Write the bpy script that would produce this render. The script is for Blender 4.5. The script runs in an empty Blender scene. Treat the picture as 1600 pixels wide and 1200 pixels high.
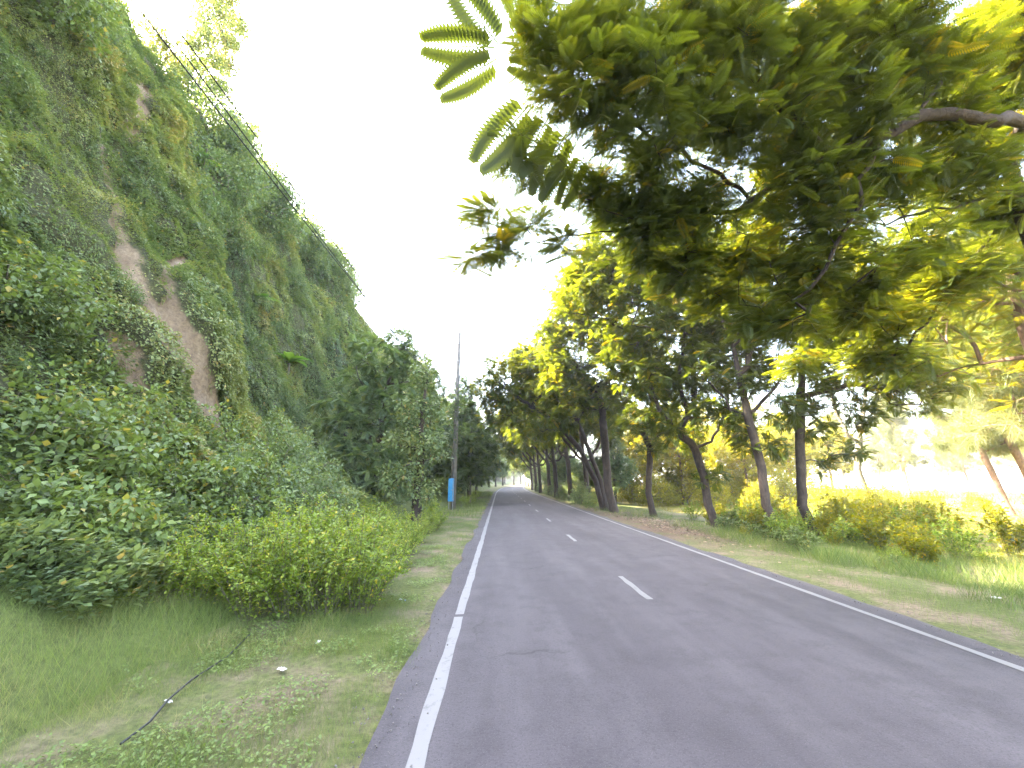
import bpy, math, random
import numpy as np
from mathutils import Vector

# ------------------------------------------------------------------ camera, sky, sun, exposure
SC = bpy.context.scene
COL = SC.collection
R = math.radians
CAM_H, FPX, PITCH, YAW = 1.8, 620.0, R(13.78), R(1.75)
cam_d = bpy.data.cameras.new('camera')
cam = bpy.data.objects.new('camera', cam_d)
COL.objects.link(cam)
cam.location = (0, 0, CAM_H)
cam.rotation_euler = (math.pi / 2 + PITCH, 0, -YAW)
cam_d.sensor_width = 36
cam_d.lens = FPX / 1600 * 36
cam_d.clip_start = 0.05
cam_d.clip_end = 9000
SC.camera = cam

SUN_EL, SUN_A = R(38.8), R(14)          # the sun stands over the cliff, a little ahead of the camera
w = bpy.data.worlds.new("World")
SC.world = w
w.use_nodes = True
wt = w.node_tree
sky = wt.nodes.new('ShaderNodeTexSky')
sky.sky_type = 'NISHITA'
sky.sun_disc = False
sky.sun_elevation = SUN_EL
sky.sun_rotation = R(270) + SUN_A
sky.air_density = 1.0
sky.dust_density = 4.5
sky.ozone_density = 0.6
bg = wt.nodes['Background']
bg.inputs['Strength'].default_value = 0.13
hs = wt.nodes.new('ShaderNodeHueSaturation')
hs.inputs['Saturation'].default_value = 0.78
wt.links.new(sky.outputs[0], hs.inputs['Color'])
wt.links.new(hs.outputs[0], bg.inputs[0])
sd = bpy.data.lights.new('sun', 'SUN')
sd.energy = 5.0
sd.angle = R(0.5)
sd.color = (1.0, 0.87, 0.62)
sun = bpy.data.objects.new('sun', sd)
COL.objects.link(sun)
to_sun = Vector((-math.cos(SUN_A) * math.cos(SUN_EL), math.sin(SUN_A) * math.cos(SUN_EL), math.sin(SUN_EL)))
sun.rotation_euler = to_sun.to_track_quat('Z', 'Y').to_euler()
sun.location = to_sun * 100
SC.view_settings.view_transform = 'Standard'
SC.view_settings.look = 'None'
SC.view_settings.exposure = 4.5
SC.view_settings.gamma = 1.0
SC.cycles.max_bounces = 6
SC.cycles.diffuse_bounces = 4
SC.cycles.glossy_bounces = 2
SC.cycles.transmission_bounces = 4

rng = np.random.default_rng(7)
random.seed(7)

# ------------------------------------------------------------------ helpers
def at(px, py, Y):
    """a point of the place at forward distance Y, found from where it was measured in the photograph"""
    u, v = (px - 800) / FPX, (py - 600) / FPX
    fw = math.cos(PITCH) + v * math.sin(PITCH)
    up = math.sin(PITCH) - v * math.cos(PITCH)
    x = u * math.cos(YAW) + fw * math.sin(YAW)
    y = fw * math.cos(YAW) - u * math.sin(YAW)
    k = Y / y
    return np.array([x * k, Y, CAM_H + up * k])

def grd(px, py):
    u, v = (px - 800) / FPX, (py - 600) / FPX
    fw = math.cos(PITCH) + v * math.sin(PITCH)
    up = math.sin(PITCH) - v * math.cos(PITCH)
    k = CAM_H / -up
    return np.array([(u * math.cos(YAW) + fw * math.sin(YAW)) * k, (fw * math.cos(YAW) - u * math.sin(YAW)) * k, 0.0])

def h2(ix, iy, s):
    n = (ix * 374761393 + iy * 668265263 + s * 144269504) & 0x7fffffff
    n = ((n ^ (n >> 13)) * 1274126177) & 0x7fffffff
    n = n ^ (n >> 16)
    return (n & 0xffff) / 65535.0

def vnoise(x, y, s=0):
    x = np.asarray(x, float); y = np.asarray(y, float)
    ix = np.floor(x).astype(np.int64); iy = np.floor(y).astype(np.int64)
    fx = x - ix; fy = y - iy
    fx = fx * fx * (3 - 2 * fx); fy = fy * fy * (3 - 2 * fy)
    a = h2(ix, iy, s) * (1 - fx) + h2(ix + 1, iy, s) * fx
    b = h2(ix, iy + 1, s) * (1 - fx) + h2(ix + 1, iy + 1, s) * fx
    return a * (1 - fy) + b * fy

def fbm(x, y, s=0, o=3):
    t = 0; a = 1; n = 0
    for i in range(o):
        t = t + a * vnoise(x * 2 ** i, y * 2 ** i, s + i * 17); n += a; a *= 0.5
    return t / n            # 0..1

def norm(a):
    return a / np.maximum(np.linalg.norm(a, axis=-1, keepdims=True), 1e-9)

def link(name, me, mat, parent=None, loc=None):
    if mat is not None:
        me.materials.append(mat)
    o = bpy.data.objects.new(name, me)
    COL.objects.link(o)
    if parent is not None:
        o.parent = parent
    if loc is not None:
        o.location = loc
    return o

def raw_mesh(name, V, F, tone=None, smooth=True):
    """V (n,3), F (m,3) or (m,4) numpy arrays"""
    me = bpy.data.meshes.new(name)
    V = np.ascontiguousarray(V, np.float32); F = np.ascontiguousarray(F, np.int32)
    k = F.shape[1]
    me.vertices.add(len(V)); me.vertices.foreach_set('co', V.ravel())
    me.loops.add(F.size); me.loops.foreach_set('vertex_index', F.ravel())
    me.polygons.add(len(F)); me.polygons.foreach_set('loop_start', np.arange(0, F.size, k, dtype=np.int32))
    me.update(calc_edges=True)
    if tone is not None:
        a = me.attributes.new('tone', 'FLOAT', 'POINT')
        a.data.foreach_set('value', np.ascontiguousarray(tone, np.float32))
    if not smooth:
        me.polygons.foreach_set('use_smooth', np.zeros(len(F), bool))
    return me

def tag(o, label=None, cat=None, group=None, kind=None):
    if label: o['label'] = label
    if cat: o['category'] = cat
    if group: o['group'] = group
    if kind: o['kind'] = kind
    return o

def thing(name, loc, label, cat, group=None):
    o = bpy.data.objects.new(name, None)
    o.empty_display_size = 0.3
    COL.objects.link(o)
    o.location = loc
    return tag(o, label, cat, group)

def dup(root, loc, rz=0.0, sc=1.0, label=None, group=None):
    r = root.copy(); COL.objects.link(r)
    r.location = loc; r.rotation_euler = (0, 0, rz)
    r.scale = (sc, sc, sc) if np.isscalar(sc) else sc
    if label: r['label'] = label
    if group: r['group'] = group
    for ch in list(root.children):
        c = ch.copy(); COL.objects.link(c); c.parent = r
        for g in ch.children:
            d = g.copy(); COL.objects.link(d); d.parent = c
    return r

# ------------------------------------------------------------------ materials
def mat_new(name):
    m = bpy.data.materials.new(name); m.use_nodes = True
    nt = m.node_tree
    for n in list(nt.nodes): nt.nodes.remove(n)
    out = nt.nodes.new('ShaderNodeOutputMaterial')
    return m, nt, out

def N(nt, t, **kw):
    n = nt.nodes.new(t)
    for k, v in kw.items():
        if k in n.inputs: n.inputs[k].default_value = v
        else: setattr(n, k, v)
    return n

def ramp(nt, fac, stops):
    r = nt.nodes.new('ShaderNodeValToRGB')
    e = r.color_ramp.elements
    while len(e) < len(stops): e.new(0.5)
    for i, (p, c) in enumerate(stops):
        e[i].position = p; e[i].color = (*c, 1)
    nt.links.new(fac, r.inputs[0])
    return r.outputs[0]

def mixc(nt, fac, a, b):
    m = nt.nodes.new('ShaderNodeMix'); m.data_type = 'RGBA'
    for sock, v in ((m.inputs[0], fac), (m.inputs[6], a), (m.inputs[7], b)):
        if isinstance(v, bpy.types.NodeSocket): nt.links.new(v, sock)
        elif isinstance(v, tuple): sock.default_value = (*v, 1)
        else: sock.default_value = v
    return m.outputs[2]

def noise(nt, scale, detail=3, vec=None, rough=0.55):
    n = nt.nodes.new('ShaderNodeTexNoise')
    n.inputs['Scale'].default_value = scale; n.inputs['Detail'].default_value = detail
    n.inputs['Roughness'].default_value = rough
    if vec is not None: nt.links.new(vec, n.inputs['Vector'])
    return n.outputs[0]

def leaf_mat(name, stops, trans, tmix=0.4, rough=0.5):
    """stops: colours over the per-leaf tone 0..1; trans: how much light comes through, multiplied onto the leaf colour"""
    m, nt, out = mat_new(name)
    at_ = N(nt, 'ShaderNodeAttribute', attribute_name='tone')
    col = ramp(nt, at_.outputs['Fac'], stops)
    p = N(nt, 'ShaderNodeBsdfPrincipled', Roughness=rough)
    p.inputs['Specular IOR Level'].default_value = 0.35
    nt.links.new(col, p.inputs['Base Color'])
    t = N(nt, 'ShaderNodeBsdfTranslucent')
    mul = N(nt, 'ShaderNodeMix', data_type='RGBA', blend_type='MULTIPLY')
    mul.inputs[0].default_value = 1
    nt.links.new(col, mul.inputs[6]); mul.inputs[7].default_value = (*trans, 1)
    nt.links.new(mul.outputs[2], t.inputs[0])
    mx = N(nt, 'ShaderNodeMixShader'); mx.inputs[0].default_value = tmix
    nt.links.new(p.outputs[0], mx.inputs[1]); nt.links.new(t.outputs[0], mx.inputs[2])
    nt.links.new(mx.outputs[0], out.inputs[0])
    return m

def plain(name, col, rough=0.7, var=0.25, scale=8.0, bump=0.0, metal=0.0):
    m, nt, out = mat_new(name)
    tc = N(nt, 'ShaderNodeTexCoord').outputs['Object']
    n = noise(nt, scale, 4, tc)
    lo = tuple(c * (1 - var) for c in col); hi = tuple(min(1, c * (1 + var)) for c in col)
    c = ramp(nt, n, [(0.3, lo), (0.7, hi)])
    p = N(nt, 'ShaderNodeBsdfPrincipled', Roughness=rough, Metallic=metal)
    nt.links.new(c, p.inputs['Base Color'])
    if bump:
        b = N(nt, 'ShaderNodeBump', Strength=bump, Distance=0.02)
        nt.links.new(n, b.inputs['Height']); nt.links.new(b.outputs[0], p.inputs['Normal'])
    nt.links.new(p.outputs[0], out.inputs[0])
    return m

def bark(name, dark, light):
    m, nt, out = mat_new(name)
    tc = N(nt, 'ShaderNodeTexCoord').outputs['Object']
    mp = N(nt, 'ShaderNodeMapping'); mp.inputs['Scale'].default_value = (22, 22, 4)
    nt.links.new(tc, mp.inputs[0])
    n = noise(nt, 1.0, 5, mp.outputs[0], 0.7)
    n2 = noise(nt, 2.2, 3, tc)
    c = ramp(nt, n, [(0.3, dark), (0.7, light)])
    c = mixc(nt, ramp(nt, n2, [(0.55, (0, 0, 0)), (0.72, (0.6, 0.6, 0.6))]), c, tuple(x * 1.35 for x in light))
    p = N(nt, 'ShaderNodeBsdfPrincipled', Roughness=0.9)
    b = N(nt, 'ShaderNodeBump', Strength=0.8, Distance=0.03)
    nt.links.new(n, b.inputs['Height']); nt.links.new(b.outputs[0], p.inputs['Normal'])
    nt.links.new(c, p.inputs['Base Color']); nt.links.new(p.outputs[0], out.inputs[0])
    return m

M = {}
M['roadtree'] = leaf_mat('road_tree_leaf', [(0, (.026, .050, .016)), (.45, (.048, .082, .020)), (.8, (.085, .115, .022)), (1, (.16, .16, .018))], (3.6, 2.5, .30), .48)
M['overhead'] = leaf_mat('overhead_leaf', [(0, (.034, .060, .030)), (.5, (.050, .084, .028)), (.85, (.090, .112, .020)), (1, (.13, .13, .018))], (3.5, 2.4, .28), .55)
M['shrub'] = leaf_mat('shrub_leaf', [(0, (.050, .082, .028)), (.4, (.092, .128, .042)), (.75, (.122, .180, .050)), (.93, (.175, .215, .052)), (1, (.26, .225, .05))], (1.7, 1.6, .7), .36, .42)
M['bluegreen'] = leaf_mat('far_tree_leaf', [(0, (.056, .094, .048)), (.5, (.104, .152, .068)), (.85, (.160, .205, .076)), (1, (.20, .21, .065))], (1.8, 1.7, .7), .38)
M['creeper'] = leaf_mat('creeper_leaf', [(0, (.068, .106, .048)), (.4, (.124, .172, .066)), (.75, (.185, .222, .076)), (.93, (.235, .24, .08)), (1, (.28, .225, .08))], (1.6, 1.5, .7), .33)
M['weed'] = leaf_mat('weed_leaf', [(0, (.060, .105, .018)), (.45, (.125, .190, .024)), (.85, (.200, .255, .030)), (1, (.33, .29, .035))], (1.8, 1.7, .6), .40)
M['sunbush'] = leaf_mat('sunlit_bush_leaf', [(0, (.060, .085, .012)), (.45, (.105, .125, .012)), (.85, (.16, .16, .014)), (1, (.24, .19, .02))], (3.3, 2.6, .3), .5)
M['grass'] = leaf_mat('grass_blade', [(0, (.062, .100, .026)), (.45, (.112, .165, .038)), (.85, (.165, .205, .050)), (1, (.25, .225, .10))], (1.6, 1.6, .7), .3)
M['meadow'] = leaf_mat('meadow_blade', [(0, (.10, .105, .010)), (.5, (.17, .155, .012)), (1, (.28, .22, .05))], (1.6, 1.5, .6), .3)
M['needle'] = leaf_mat('casuarina_needle', [(0, (.06, .085, .035)), (.5, (.10, .12, .045)), (1, (.19, .17, .07))], (1.8, 1.6, .7), .35)
M['banana'] = leaf_mat('banana_leaf', [(0, (.07, .14, .03)), (1, (.15, .22, .05))], (1.6, 1.7, .6), .35)
M['dryleaf'] = leaf_mat('fallen_leaf', [(0, (.07, .045, .03)), (.6, (.15, .10, .06)), (1, (.30, .22, .14))], (1, 1, 1), .1)
M['bark'] = bark('bark', (.022, .016, .014), (.070, .052, .042))
M['barkdark'] = bark('dark_bark', (.018, .012, .010), (.042, .027, .021))
M['barkred'] = bark('casuarina_bark', (.060, .038, .030), (.19, .115, .085))
M['twig'] = bark('twig_bark', (.06, .05, .035), (.15, .13, .09))
M['concrete'] = plain('pole_concrete', (.125, .118, .106), .9, .25, 5, .2)
M['blue'] = plain('blue_paint', (.02, .20, .42), .5, .15, 6)
M['steel'] = plain('steel', (.22, .22, .22), .5, .2, 8, 0, .6)
M['black'] = plain('cable_black', (.012, .012, .013), .6)
M['white'] = plain('white_litter', (.62, .62, .60), .6, .08)
M['litterblue'] = plain('blue_litter', (.08, .14, .50), .5, .1)
M['tent'] = plain('tent_cloth', (.16, .20, .33), .8, .2)

# ------------------------------------------------------------------ road geometry
def bend(Y):
    Y = np.asarray(Y, float)
    return np.where(Y > 55, ((np.maximum(Y, 55) - 55) / 95) ** 2 * 4.2, 0.0)

XL, XR = -0.53, 5.06                    # the two edge lines
YS = np.concatenate([np.arange(-14, 40, 0.25), np.arange(40, 120, 1.0), np.arange(120, 420, 5.0)])

def strip(Ys, xa, xb, z, nx=2):
    t = np.linspace(0, 1, nx)
    xa = np.broadcast_to(xa, Ys.shape); xb = np.broadcast_to(xb, Ys.shape)
    X = xa[:, None] * (1 - t) + xb[:, None] * t + bend(Ys)[:, None]
    Yv = np.repeat(Ys[:, None], nx, 1)
    Z = np.full_like(X, z)
    V = np.stack([X, Yv, Z], -1).reshape(-1, 3)
    i = np.arange(len(Ys) - 1)[:, None] * nx + np.arange(nx - 1)[None]
    i = i.ravel()
    F = np.stack([i, i + 1, i + 1 + nx, i + nx], 1)
    return V, F

def join(parts):
    Vs, Fs, n = [], [], 0
    for V, F in parts:
        Vs.append(V); Fs.append(F + n); n += len(V)
    return np.concatenate(Vs), np.concatenate(Fs)

def asphalt():
    m, nt, out = mat_new('asphalt')
    pos = N(nt, 'ShaderNodeNewGeometry').outputs['Position']
    big = noise(nt, 0.55, 5, pos, 0.62)
    mp = N(nt, 'ShaderNodeMapping'); mp.inputs['Scale'].default_value = (1.5, 0.16, 1)
    nt.links.new(pos, mp.inputs[0])
    streak = noise(nt, 1.0, 4, mp.outputs[0], 0.6)
    fine = noise(nt, 55, 4, pos, 0.75)
    vor = N(nt, 'ShaderNodeTexVoronoi'); vor.inputs['Scale'].default_value = 70
    nt.links.new(pos, vor.inputs['Vector'])
    c = ramp(nt, big, [(0.3, (.038, .033, .0375)), (0.7, (.061, .054, .060))])
    c = mixc(nt, ramp(nt, streak, [(0.42, (0, 0, 0)), (0.66, (.75, .75, .75))]), c, (.074, .067, .073))
    c = mixc(nt, ramp(nt, noise(nt, 2.6, 5, pos, 0.7), [(0.36, (.40, .40, .40)), (0.52, (0, 0, 0))]), c, (.030, .0265, .029))
    c = mixc(nt, ramp(nt, noise(nt, 1.3, 6, pos, 0.72), [(0.56, (0, 0, 0)), (0.74, (.28, .28, .28))]), c, (.088, .080, .084))
    c = mixc(nt, ramp(nt, fine, [(0.35, (.55, .55, .55)), (0.5, (0, 0, 0))]), c, (.020, .018, .021))
    c = mixc(nt, ramp(nt, vor.outputs['Distance'], [(0.06, (.55, .55, .55)), (0.22, (0, 0, 0))]), c, (.15, .14, .145))
    crack = N(nt, 'ShaderNodeTexVoronoi', feature='DISTANCE_TO_EDGE'); crack.inputs['Scale'].default_value = 0.55
    wob = N(nt, 'ShaderNodeMixRGB'); wob.inputs[0].default_value = 0.35
    nz = N(nt, 'ShaderNodeTexNoise'); nz.inputs['Scale'].default_value = 2.5; nz.inputs['Detail'].default_value = 4
    nt.links.new(pos, nz.inputs['Vector'])
    nt.links.new(pos, wob.inputs[1]); nt.links.new(nz.outputs['Color'], wob.inputs[2])
    nt.links.new(wob.outputs[0], crack.inputs['Vector'])
    gate = ramp(nt, noise(nt, 0.33, 2, pos), [(0.52, (0, 0, 0)), (0.62, (.7, .7, .7))])
    cm = N(nt, 'ShaderNodeMath', operation='MULTIPLY')
    nt.links.new(ramp(nt, crack.outputs['Distance'], [(0.0, (1, 1, 1)), (0.009, (0, 0, 0))]), cm.inputs[0])
    nt.links.new(gate, cm.inputs[1])
    c = mixc(nt, cm.outputs[0], c, (.016, .015, .016))
    p = N(nt, 'ShaderNodeBsdfPrincipled')
    nt.links.new(ramp(nt, big, [(0.3, (.70, .70, .70)), (0.7, (.86, .86, .86))]), p.inputs['Roughness'])
    p.inputs['Specular IOR Level'].default_value = 0.3
    nt.links.new(c, p.inputs['Base Color'])
    b = N(nt, 'ShaderNodeBump', Strength=0.55, Distance=0.012)
    nt.links.new(fine, b.inputs['Height']); nt.links.new(b.outputs[0], p.inputs['Normal'])
    nt.links.new(p.outputs[0], out.inputs[0])
    return m

def paint(name):
    m, nt, out = mat_new(name)
    pos = N(nt, 'ShaderNodeNewGeometry').outputs['Position']
    n = noise(nt, 9, 5, pos, 0.7); n2 = noise(nt, 60, 3, pos, 0.7)
    c = mixc(nt, ramp(nt, n, [(0.55, (0, 0, 0)), (0.70, (.85, .85, .85))]), (.135, .132, .132), (.055, .052, .053))
    c = mixc(nt, ramp(nt, n2, [(0.30, (.6, .6, .6)), (0.42, (0, 0, 0))]), c, (.12, .115, .115))
    p = N(nt, 'ShaderNodeBsdfPrincipled', Roughness=0.6)
    nt.links.new(c, p.inputs['Base Color']); nt.links.new(p.outputs[0], out.inputs[0])
    return m

ra = XL - 0.36 + (fbm(YS * 0.9, YS * 0, 5, 4) - .5) * 0.28
rb = XR + 0.40 + (fbm(YS * 0.8, YS * 0, 9, 4) - .5) * 0.34
V, F = strip(YS, ra, rb, 0.024, 12)
V[:, 2] += 0.05 * (1 - ((V[:, 0] - bend(V[:, 1]) - 2.27) / 3.2) ** 2)
Ve, Fe = strip(YS, ra, ra - 0.02, 0, 2)
Ve[:, 2] = np.tile([0.02, -0.05], len(YS))
Vf, Ff = strip(YS, rb + 0.02, rb, 0, 2)
Vf[:, 2] = np.tile([-0.05, 0.02], len(YS))
road = link('road', raw_mesh('road', *join([(V, F)])), asphalt())
tag(road, kind='structure')

def road_z(X):
    return 0.024 + 0.05 * (1 - ((X - 2.27) / 3.2) ** 2)

marks = []
jl = (fbm(YS * 3, YS * 0, 21, 3) - .5) * 0.03
jr = (fbm(YS * 3, YS * 0, 23, 3) - .5) * 0.03
for (xc, hw) in ((XL, 0.062), (XR, 0.055)):
    ya = YS
    if xc == XL:
        segs = [(-14, 5.92), (6.02, 420)]
    else:
        segs = [(-14, 420)]
    for a, b in segs:
        yy = np.concatenate([[a], YS[(YS > a) & (YS < b)], [b]])
        j1 = (fbm(yy * 3, yy * 0, 21, 3) - .5) * 0.04; j2 = (fbm(yy * 3, yy * 0, 33, 3) - .5) * 0.04
        V, F = strip(yy, xc - hw + j1, xc + hw + j2, 0, 2)
        V[:, 2] = road_z(V[:, 0] - bend(V[:, 1])) + 0.004
        marks.append((V, F))
tag(link('edge_line_markings', raw_mesh('edge_line_markings', *join(marks)), paint('line_paint')), kind='structure')
marks = []
y = 6.65 - 6.0 * 3
while y < 260:
    yy = np.linspace(y, y + 1.5, 7)
    V, F = strip(yy, 2.27 - .05 + .01 * np.sin(yy * 9), 2.27 + .05 + .01 * np.sin(yy * 7), 0, 2)
    V[:, 2] = road_z(V[:, 0] - bend(V[:, 1])) + 0.004
    marks.append((V, F)); y += 5.95
tag(link('centre_line_markings', raw_mesh('centre_line_markings', *join(marks)), paint('dash_paint')), kind='structure')

# ------------------------------------------------------------------ ground and sea
def ground_h(X, Y):
    X = np.asarray(X, float); Y = np.asarray(Y, float)
    xr = X - bend(Y)
    h = (fbm(X * .7, Y * .7, 40) - .5) * .12 * np.clip(np.minimum(np.abs(xr + 1.6), np.abs(xr - 6.1)) * (1), 0, 1)
    inside = (xr > -1.0) & (xr < 5.6)
    h = np.where(inside, -.03, h * np.where((xr < -1.0) | (xr > 5.6), 1, 0))
    h = h + np.clip((-xr - 3.0) * .06, 0, .4) * (X < 0)
    h = h - np.clip((X - 6.5) * .05, 0, .30) * (X > 0)           # the right side lies a little lower
    h = h - np.clip((X - 150) * .06, 0, 9)
    return h

def grid_axis(a):
    return np.concatenate([np.arange(s, e, d) for s, e, d in a])
GX = grid_axis([(-3000, -60, 300), (-60, -12, 6), (-12, 16, .4), (16, 60, 2), (60, 180, 8), (180, 401, 110)])
GY = grid_axis([(-3000, -60, 300), (-60, -6, 6), (-6, 30, .4), (30, 90, 2), (90, 300, 10), (300, 6001, 600)])
gx, gy = np.meshgrid(GX, GY)
gz = ground_h(gx, gy)
V = np.stack([gx, gy, gz], -1).reshape(-1, 3)
nx = len(GX)
i = (np.arange(len(GY) - 1)[:, None] * nx + np.arange(nx - 1)[None]).ravel()
F = np.stack([i, i + 1, i + 1 + nx, i + nx], 1)

def ground_mat():
    m, nt, out = mat_new('ground')
    pos = N(nt, 'ShaderNodeNewGeometry').outputs['Position']
    sx = N(nt, 'ShaderNodeSeparateXYZ'); nt.links.new(pos, sx.inputs[0])
    a = noise(nt, 0.9, 5, pos, 0.65); b = noise(nt, 14, 4, pos, 0.7); c3 = noise(nt, 0.25, 3, pos)
    grass = ramp(nt, b, [(0.3, (.040, .050, .018)), (0.7, (.105, .120, .035))])
    soil = ramp(nt, b, [(0.3, (.095, .070, .048)), (0.7, (.20, .155, .110))])
    c = mixc(nt, ramp(nt, a, [(0.46, (0, 0, 0)), (0.64, (1, 1, 1))]), grass, soil)
    mead = mixc(nt, ramp(nt, a, [(0.4, (0, 0, 0)), (0.65, (1, 1, 1))]), (.13, .13, .010), (.22, .175, .045))
    mr = N(nt, 'ShaderNodeMapRange'); mr.inputs[1].default_value = 11; mr.inputs[2].default_value = 16
    nt.links.new(sx.outputs[0], mr.inputs[0])
    c = mixc(nt, mr.outputs[0], c, mead)
    mr2 = N(nt, 'ShaderNodeMapRange'); mr2.inputs[1].default_value = 95; mr2.inputs[2].default_value = 115
    nt.links.new(sx.outputs[0], mr2.inputs[0])
    c = mixc(nt, mr2.outputs[0], c, (.22, .17, .13))
    def mrange(sock, a0, a1):
        q = N(nt, 'ShaderNodeMapRange'); q.inputs[1].default_value = a0; q.inputs[2].default_value = a1
        nt.links.new(sock, q.inputs[0]); return q.outputs[0]
    def mul(a0, b0):
        q = N(nt, 'ShaderNodeMath', operation='MULTIPLY'); nt.links.new(a0, q.inputs[0]); nt.links.new(b0, q.inputs[1]); return q.outputs[0]
    band = mul(mul(mrange(sx.outputs[0], 5.2, 5.8), mrange(sx.outputs[0], 9.6, 7.6)), mul(mrange(sx.outputs[1], 10, 15), mrange(sx.outputs[1], 36, 26)))
    band = mul(band, ramp(nt, a, [(0.32, (.25, .25, .25)), (0.5, (1, 1, 1))]))
    c = mixc(nt, band, c, ramp(nt, b, [(0.3, (.050, .034, .024)), (0.7, (.115, .080, .058))]))
    p = N(nt, 'ShaderNodeBsdfPrincipled', Roughness=0.95)
    p.inputs['Specular IOR Level'].default_value = 0.2
    bp = N(nt, 'ShaderNodeBump', Strength=0.7, Distance=0.04)
    nt.links.new(b, bp.inputs['Height']); nt.links.new(bp.outputs[0], p.inputs['Normal'])
    nt.links.new(c, p.inputs['Base Color']); nt.links.new(p.outputs[0], out.inputs[0])
    return m
tag(link('ground', raw_mesh('ground', V, F), ground_mat()), kind='structure')

def sea_mat():
    m, nt, out = mat_new('sea_water')
    pos = N(nt, 'ShaderNodeNewGeometry').outputs['Position']
    n = noise(nt, 0.6, 4, pos)
    p = N(nt, 'ShaderNodeBsdfPrincipled', Roughness=0.12)
    p.inputs['Base Color'].default_value = (.12, .17, .19, 1)
    b = N(nt, 'ShaderNodeBump', Strength=0.35, Distance=0.3)
    nt.links.new(n, b.inputs['Height']); nt.links.new(b.outputs[0], p.inputs['Normal'])
    nt.links.new(p.outputs[0], out.inputs[0])
    return m
V = np.array([[160, -3000, -1.6], [8000, -3000, -1.6], [8000, 8000, -1.6], [160, 8000, -1.6]], float)
tag(link('sea', raw_mesh('sea', V, np.array([[0, 1, 2, 3]])), sea_mat()), kind='structure')

# ------------------------------------------------------------------ hillside (the cliff)
PROF = np.array([(-2.9, -.25), (-3.6, .12), (-5.5, .75), (-7.2, 1.75), (-8.5, 2.9), (-9.3, 4.2), (-10.0, 6.2), (-10.9, 8.8), (-11.9, 11.8),
                 (-12.9, 14.6), (-13.9, 17.2), (-14.8, 19.2), (-15.7, 20.4), (-17.4, 21.3), (-21, 22.4), (-28, 23.6), (-45, 24.5), (-90, 20), (-160, 2), (-200, -3)])
arc = np.concatenate([[0], np.cumsum(np.linalg.norm(np.diff(PROF, axis=0), axis=1))])
ARC_TOP = arc[12]

SLIDES = [  # (Y, Z, half width) along each bare run of soil
    [(11.4, 2.6, .75), (11.1, 3.4, .62), (10.8, 4.2, .52), (10.6, 5.0, .44), (10.4, 5.8, .36), (9.9, 6.5, .26), (9.8, 7.5, .18), (10.4, 9.4, .14), (10.8, 11.4, .12), (10.9, 13.4, .08)],
    [(10.6, 5.2, .2), (10.5, 6.4, .22), (10.5, 7.2, .18), (11.2, 8.2, .12), (11.9, 8.9, .16)],
    [(11.7, 13.4, .20), (12.0, 14.6, .34), (12.4, 16.2, .36), (13.2, 17.2, .25)],
    [(9.1, 4.0, .22), (9.3, 5.0, .25)],
    [(39.2, 17.0, .7), (39.4, 19.6, .9)], [(20.2, 15.2, .3), (21.2, 16.6, .4)], [(21.6, 8.4, .25), (22.2, 9.2, .3)],
]
def slide(Y, Z):
    """1 on bare soil, 0 where plants grow"""
    Y = np.asarray(Y, float) + (fbm(Y * 1.7, Z * 1.1, 61) - .5) * .5
    best = np.full(Y.shape, -9.0)
    for s in SLIDES:
        for (y0, z0, w0), (y1, z1, w1) in zip(s[:-1], s[1:]):
            dy, dz = y1 - y0, z1 - z0
            t = np.clip(((Y - y0) * dy + (Z - z0) * dz) / (dy * dy + dz * dz), 0, 1)
            d = np.hypot(Y - y0 - t * dy, Z - z0 - t * dz)
            best = np.maximum(best, 1 - d / (w0 + (w1 - w0) * t))
    return np.clip(best * 2.5 + .5, 0, 1)

def sstep(a, b, x):
    t = np.clip((x - a) / (b - a), 0, 1); return t * t * (3 - 2 * t)

def hill(Y, a):
    """point of the hillside at station Y, arc length a up the profile"""
    Y = np.asarray(Y, float); a = np.asarray(a, float)
    X = np.interp(a, arc, PROF[:, 0]); Z = np.interp(a, arc, PROF[:, 1])
    face = sstep(3.0, 7.5, a)                       # how much of a steep face this is
    up = np.clip(a / ARC_TOP, 0, 1)
    rec = 2.4 * sstep(12.9, 17.5, Y) * (1 - sstep(26, 35, Y)) * (1 - .75 * up ** 2)
    rec = rec + 4.5 * sstep(39.2, 43.5, Y) - 3.0 * sstep(50, 70, Y)
    rec = rec - .9 * np.exp(-((Y - 10.8) / 2.6) ** 2) * np.exp(-((Z - 6) / 5) ** 2)
    n1 = fbm(Y * .22 + 3, Z * .16, 50, 3) - .5
    n2 = fbm(Y * .75, Z * .28, 53, 4) - .5
    n3 = fbm(Y * 2.6, Z * 1.3, 57, 3) - .5
    X = X - rec * face - (n1 * 2.2 + n2 * 1.25 + n3 * .4) * face
    X = X - (.22 + .12 * (fbm(Y * 5, Z * 2.5, 66, 3) - .5)) * slide(Y, Z) * face
    Z = Z + (fbm(Y * .3, X * .3, 59, 3) - .5) * 1.6 * sstep(ARC_TOP - 1.5, ARC_TOP + 2, a) + (fbm(Y * .8, a * .8, 63, 3) - .5) * .5 * sstep(1.0, 3.0, a) * (1 - face)
    Z = Z + 2.5 * sstep(46, 60, Y) * up * (1 - sstep(90, 150, Y)) + 11 * sstep(41, 53, Y) * (1 - sstep(105, 150, Y)) * sstep(ARC_TOP + 4, ARC_TOP + 16, a)  # far crest and the unseen rise behind it, raised to shade the far trees
    Z = Z + 10 * (1 - sstep(13, 21, Y)) * sstep(ARC_TOP + 3, ARC_TOP + 13, a) - 6 * sstep(110, 170, Y) * up  # unseen rise added behind the near crest to shade the overhanging limbs
    return np.stack([X + bend(Y) * 0.6, Y, Z], -1)

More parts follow.
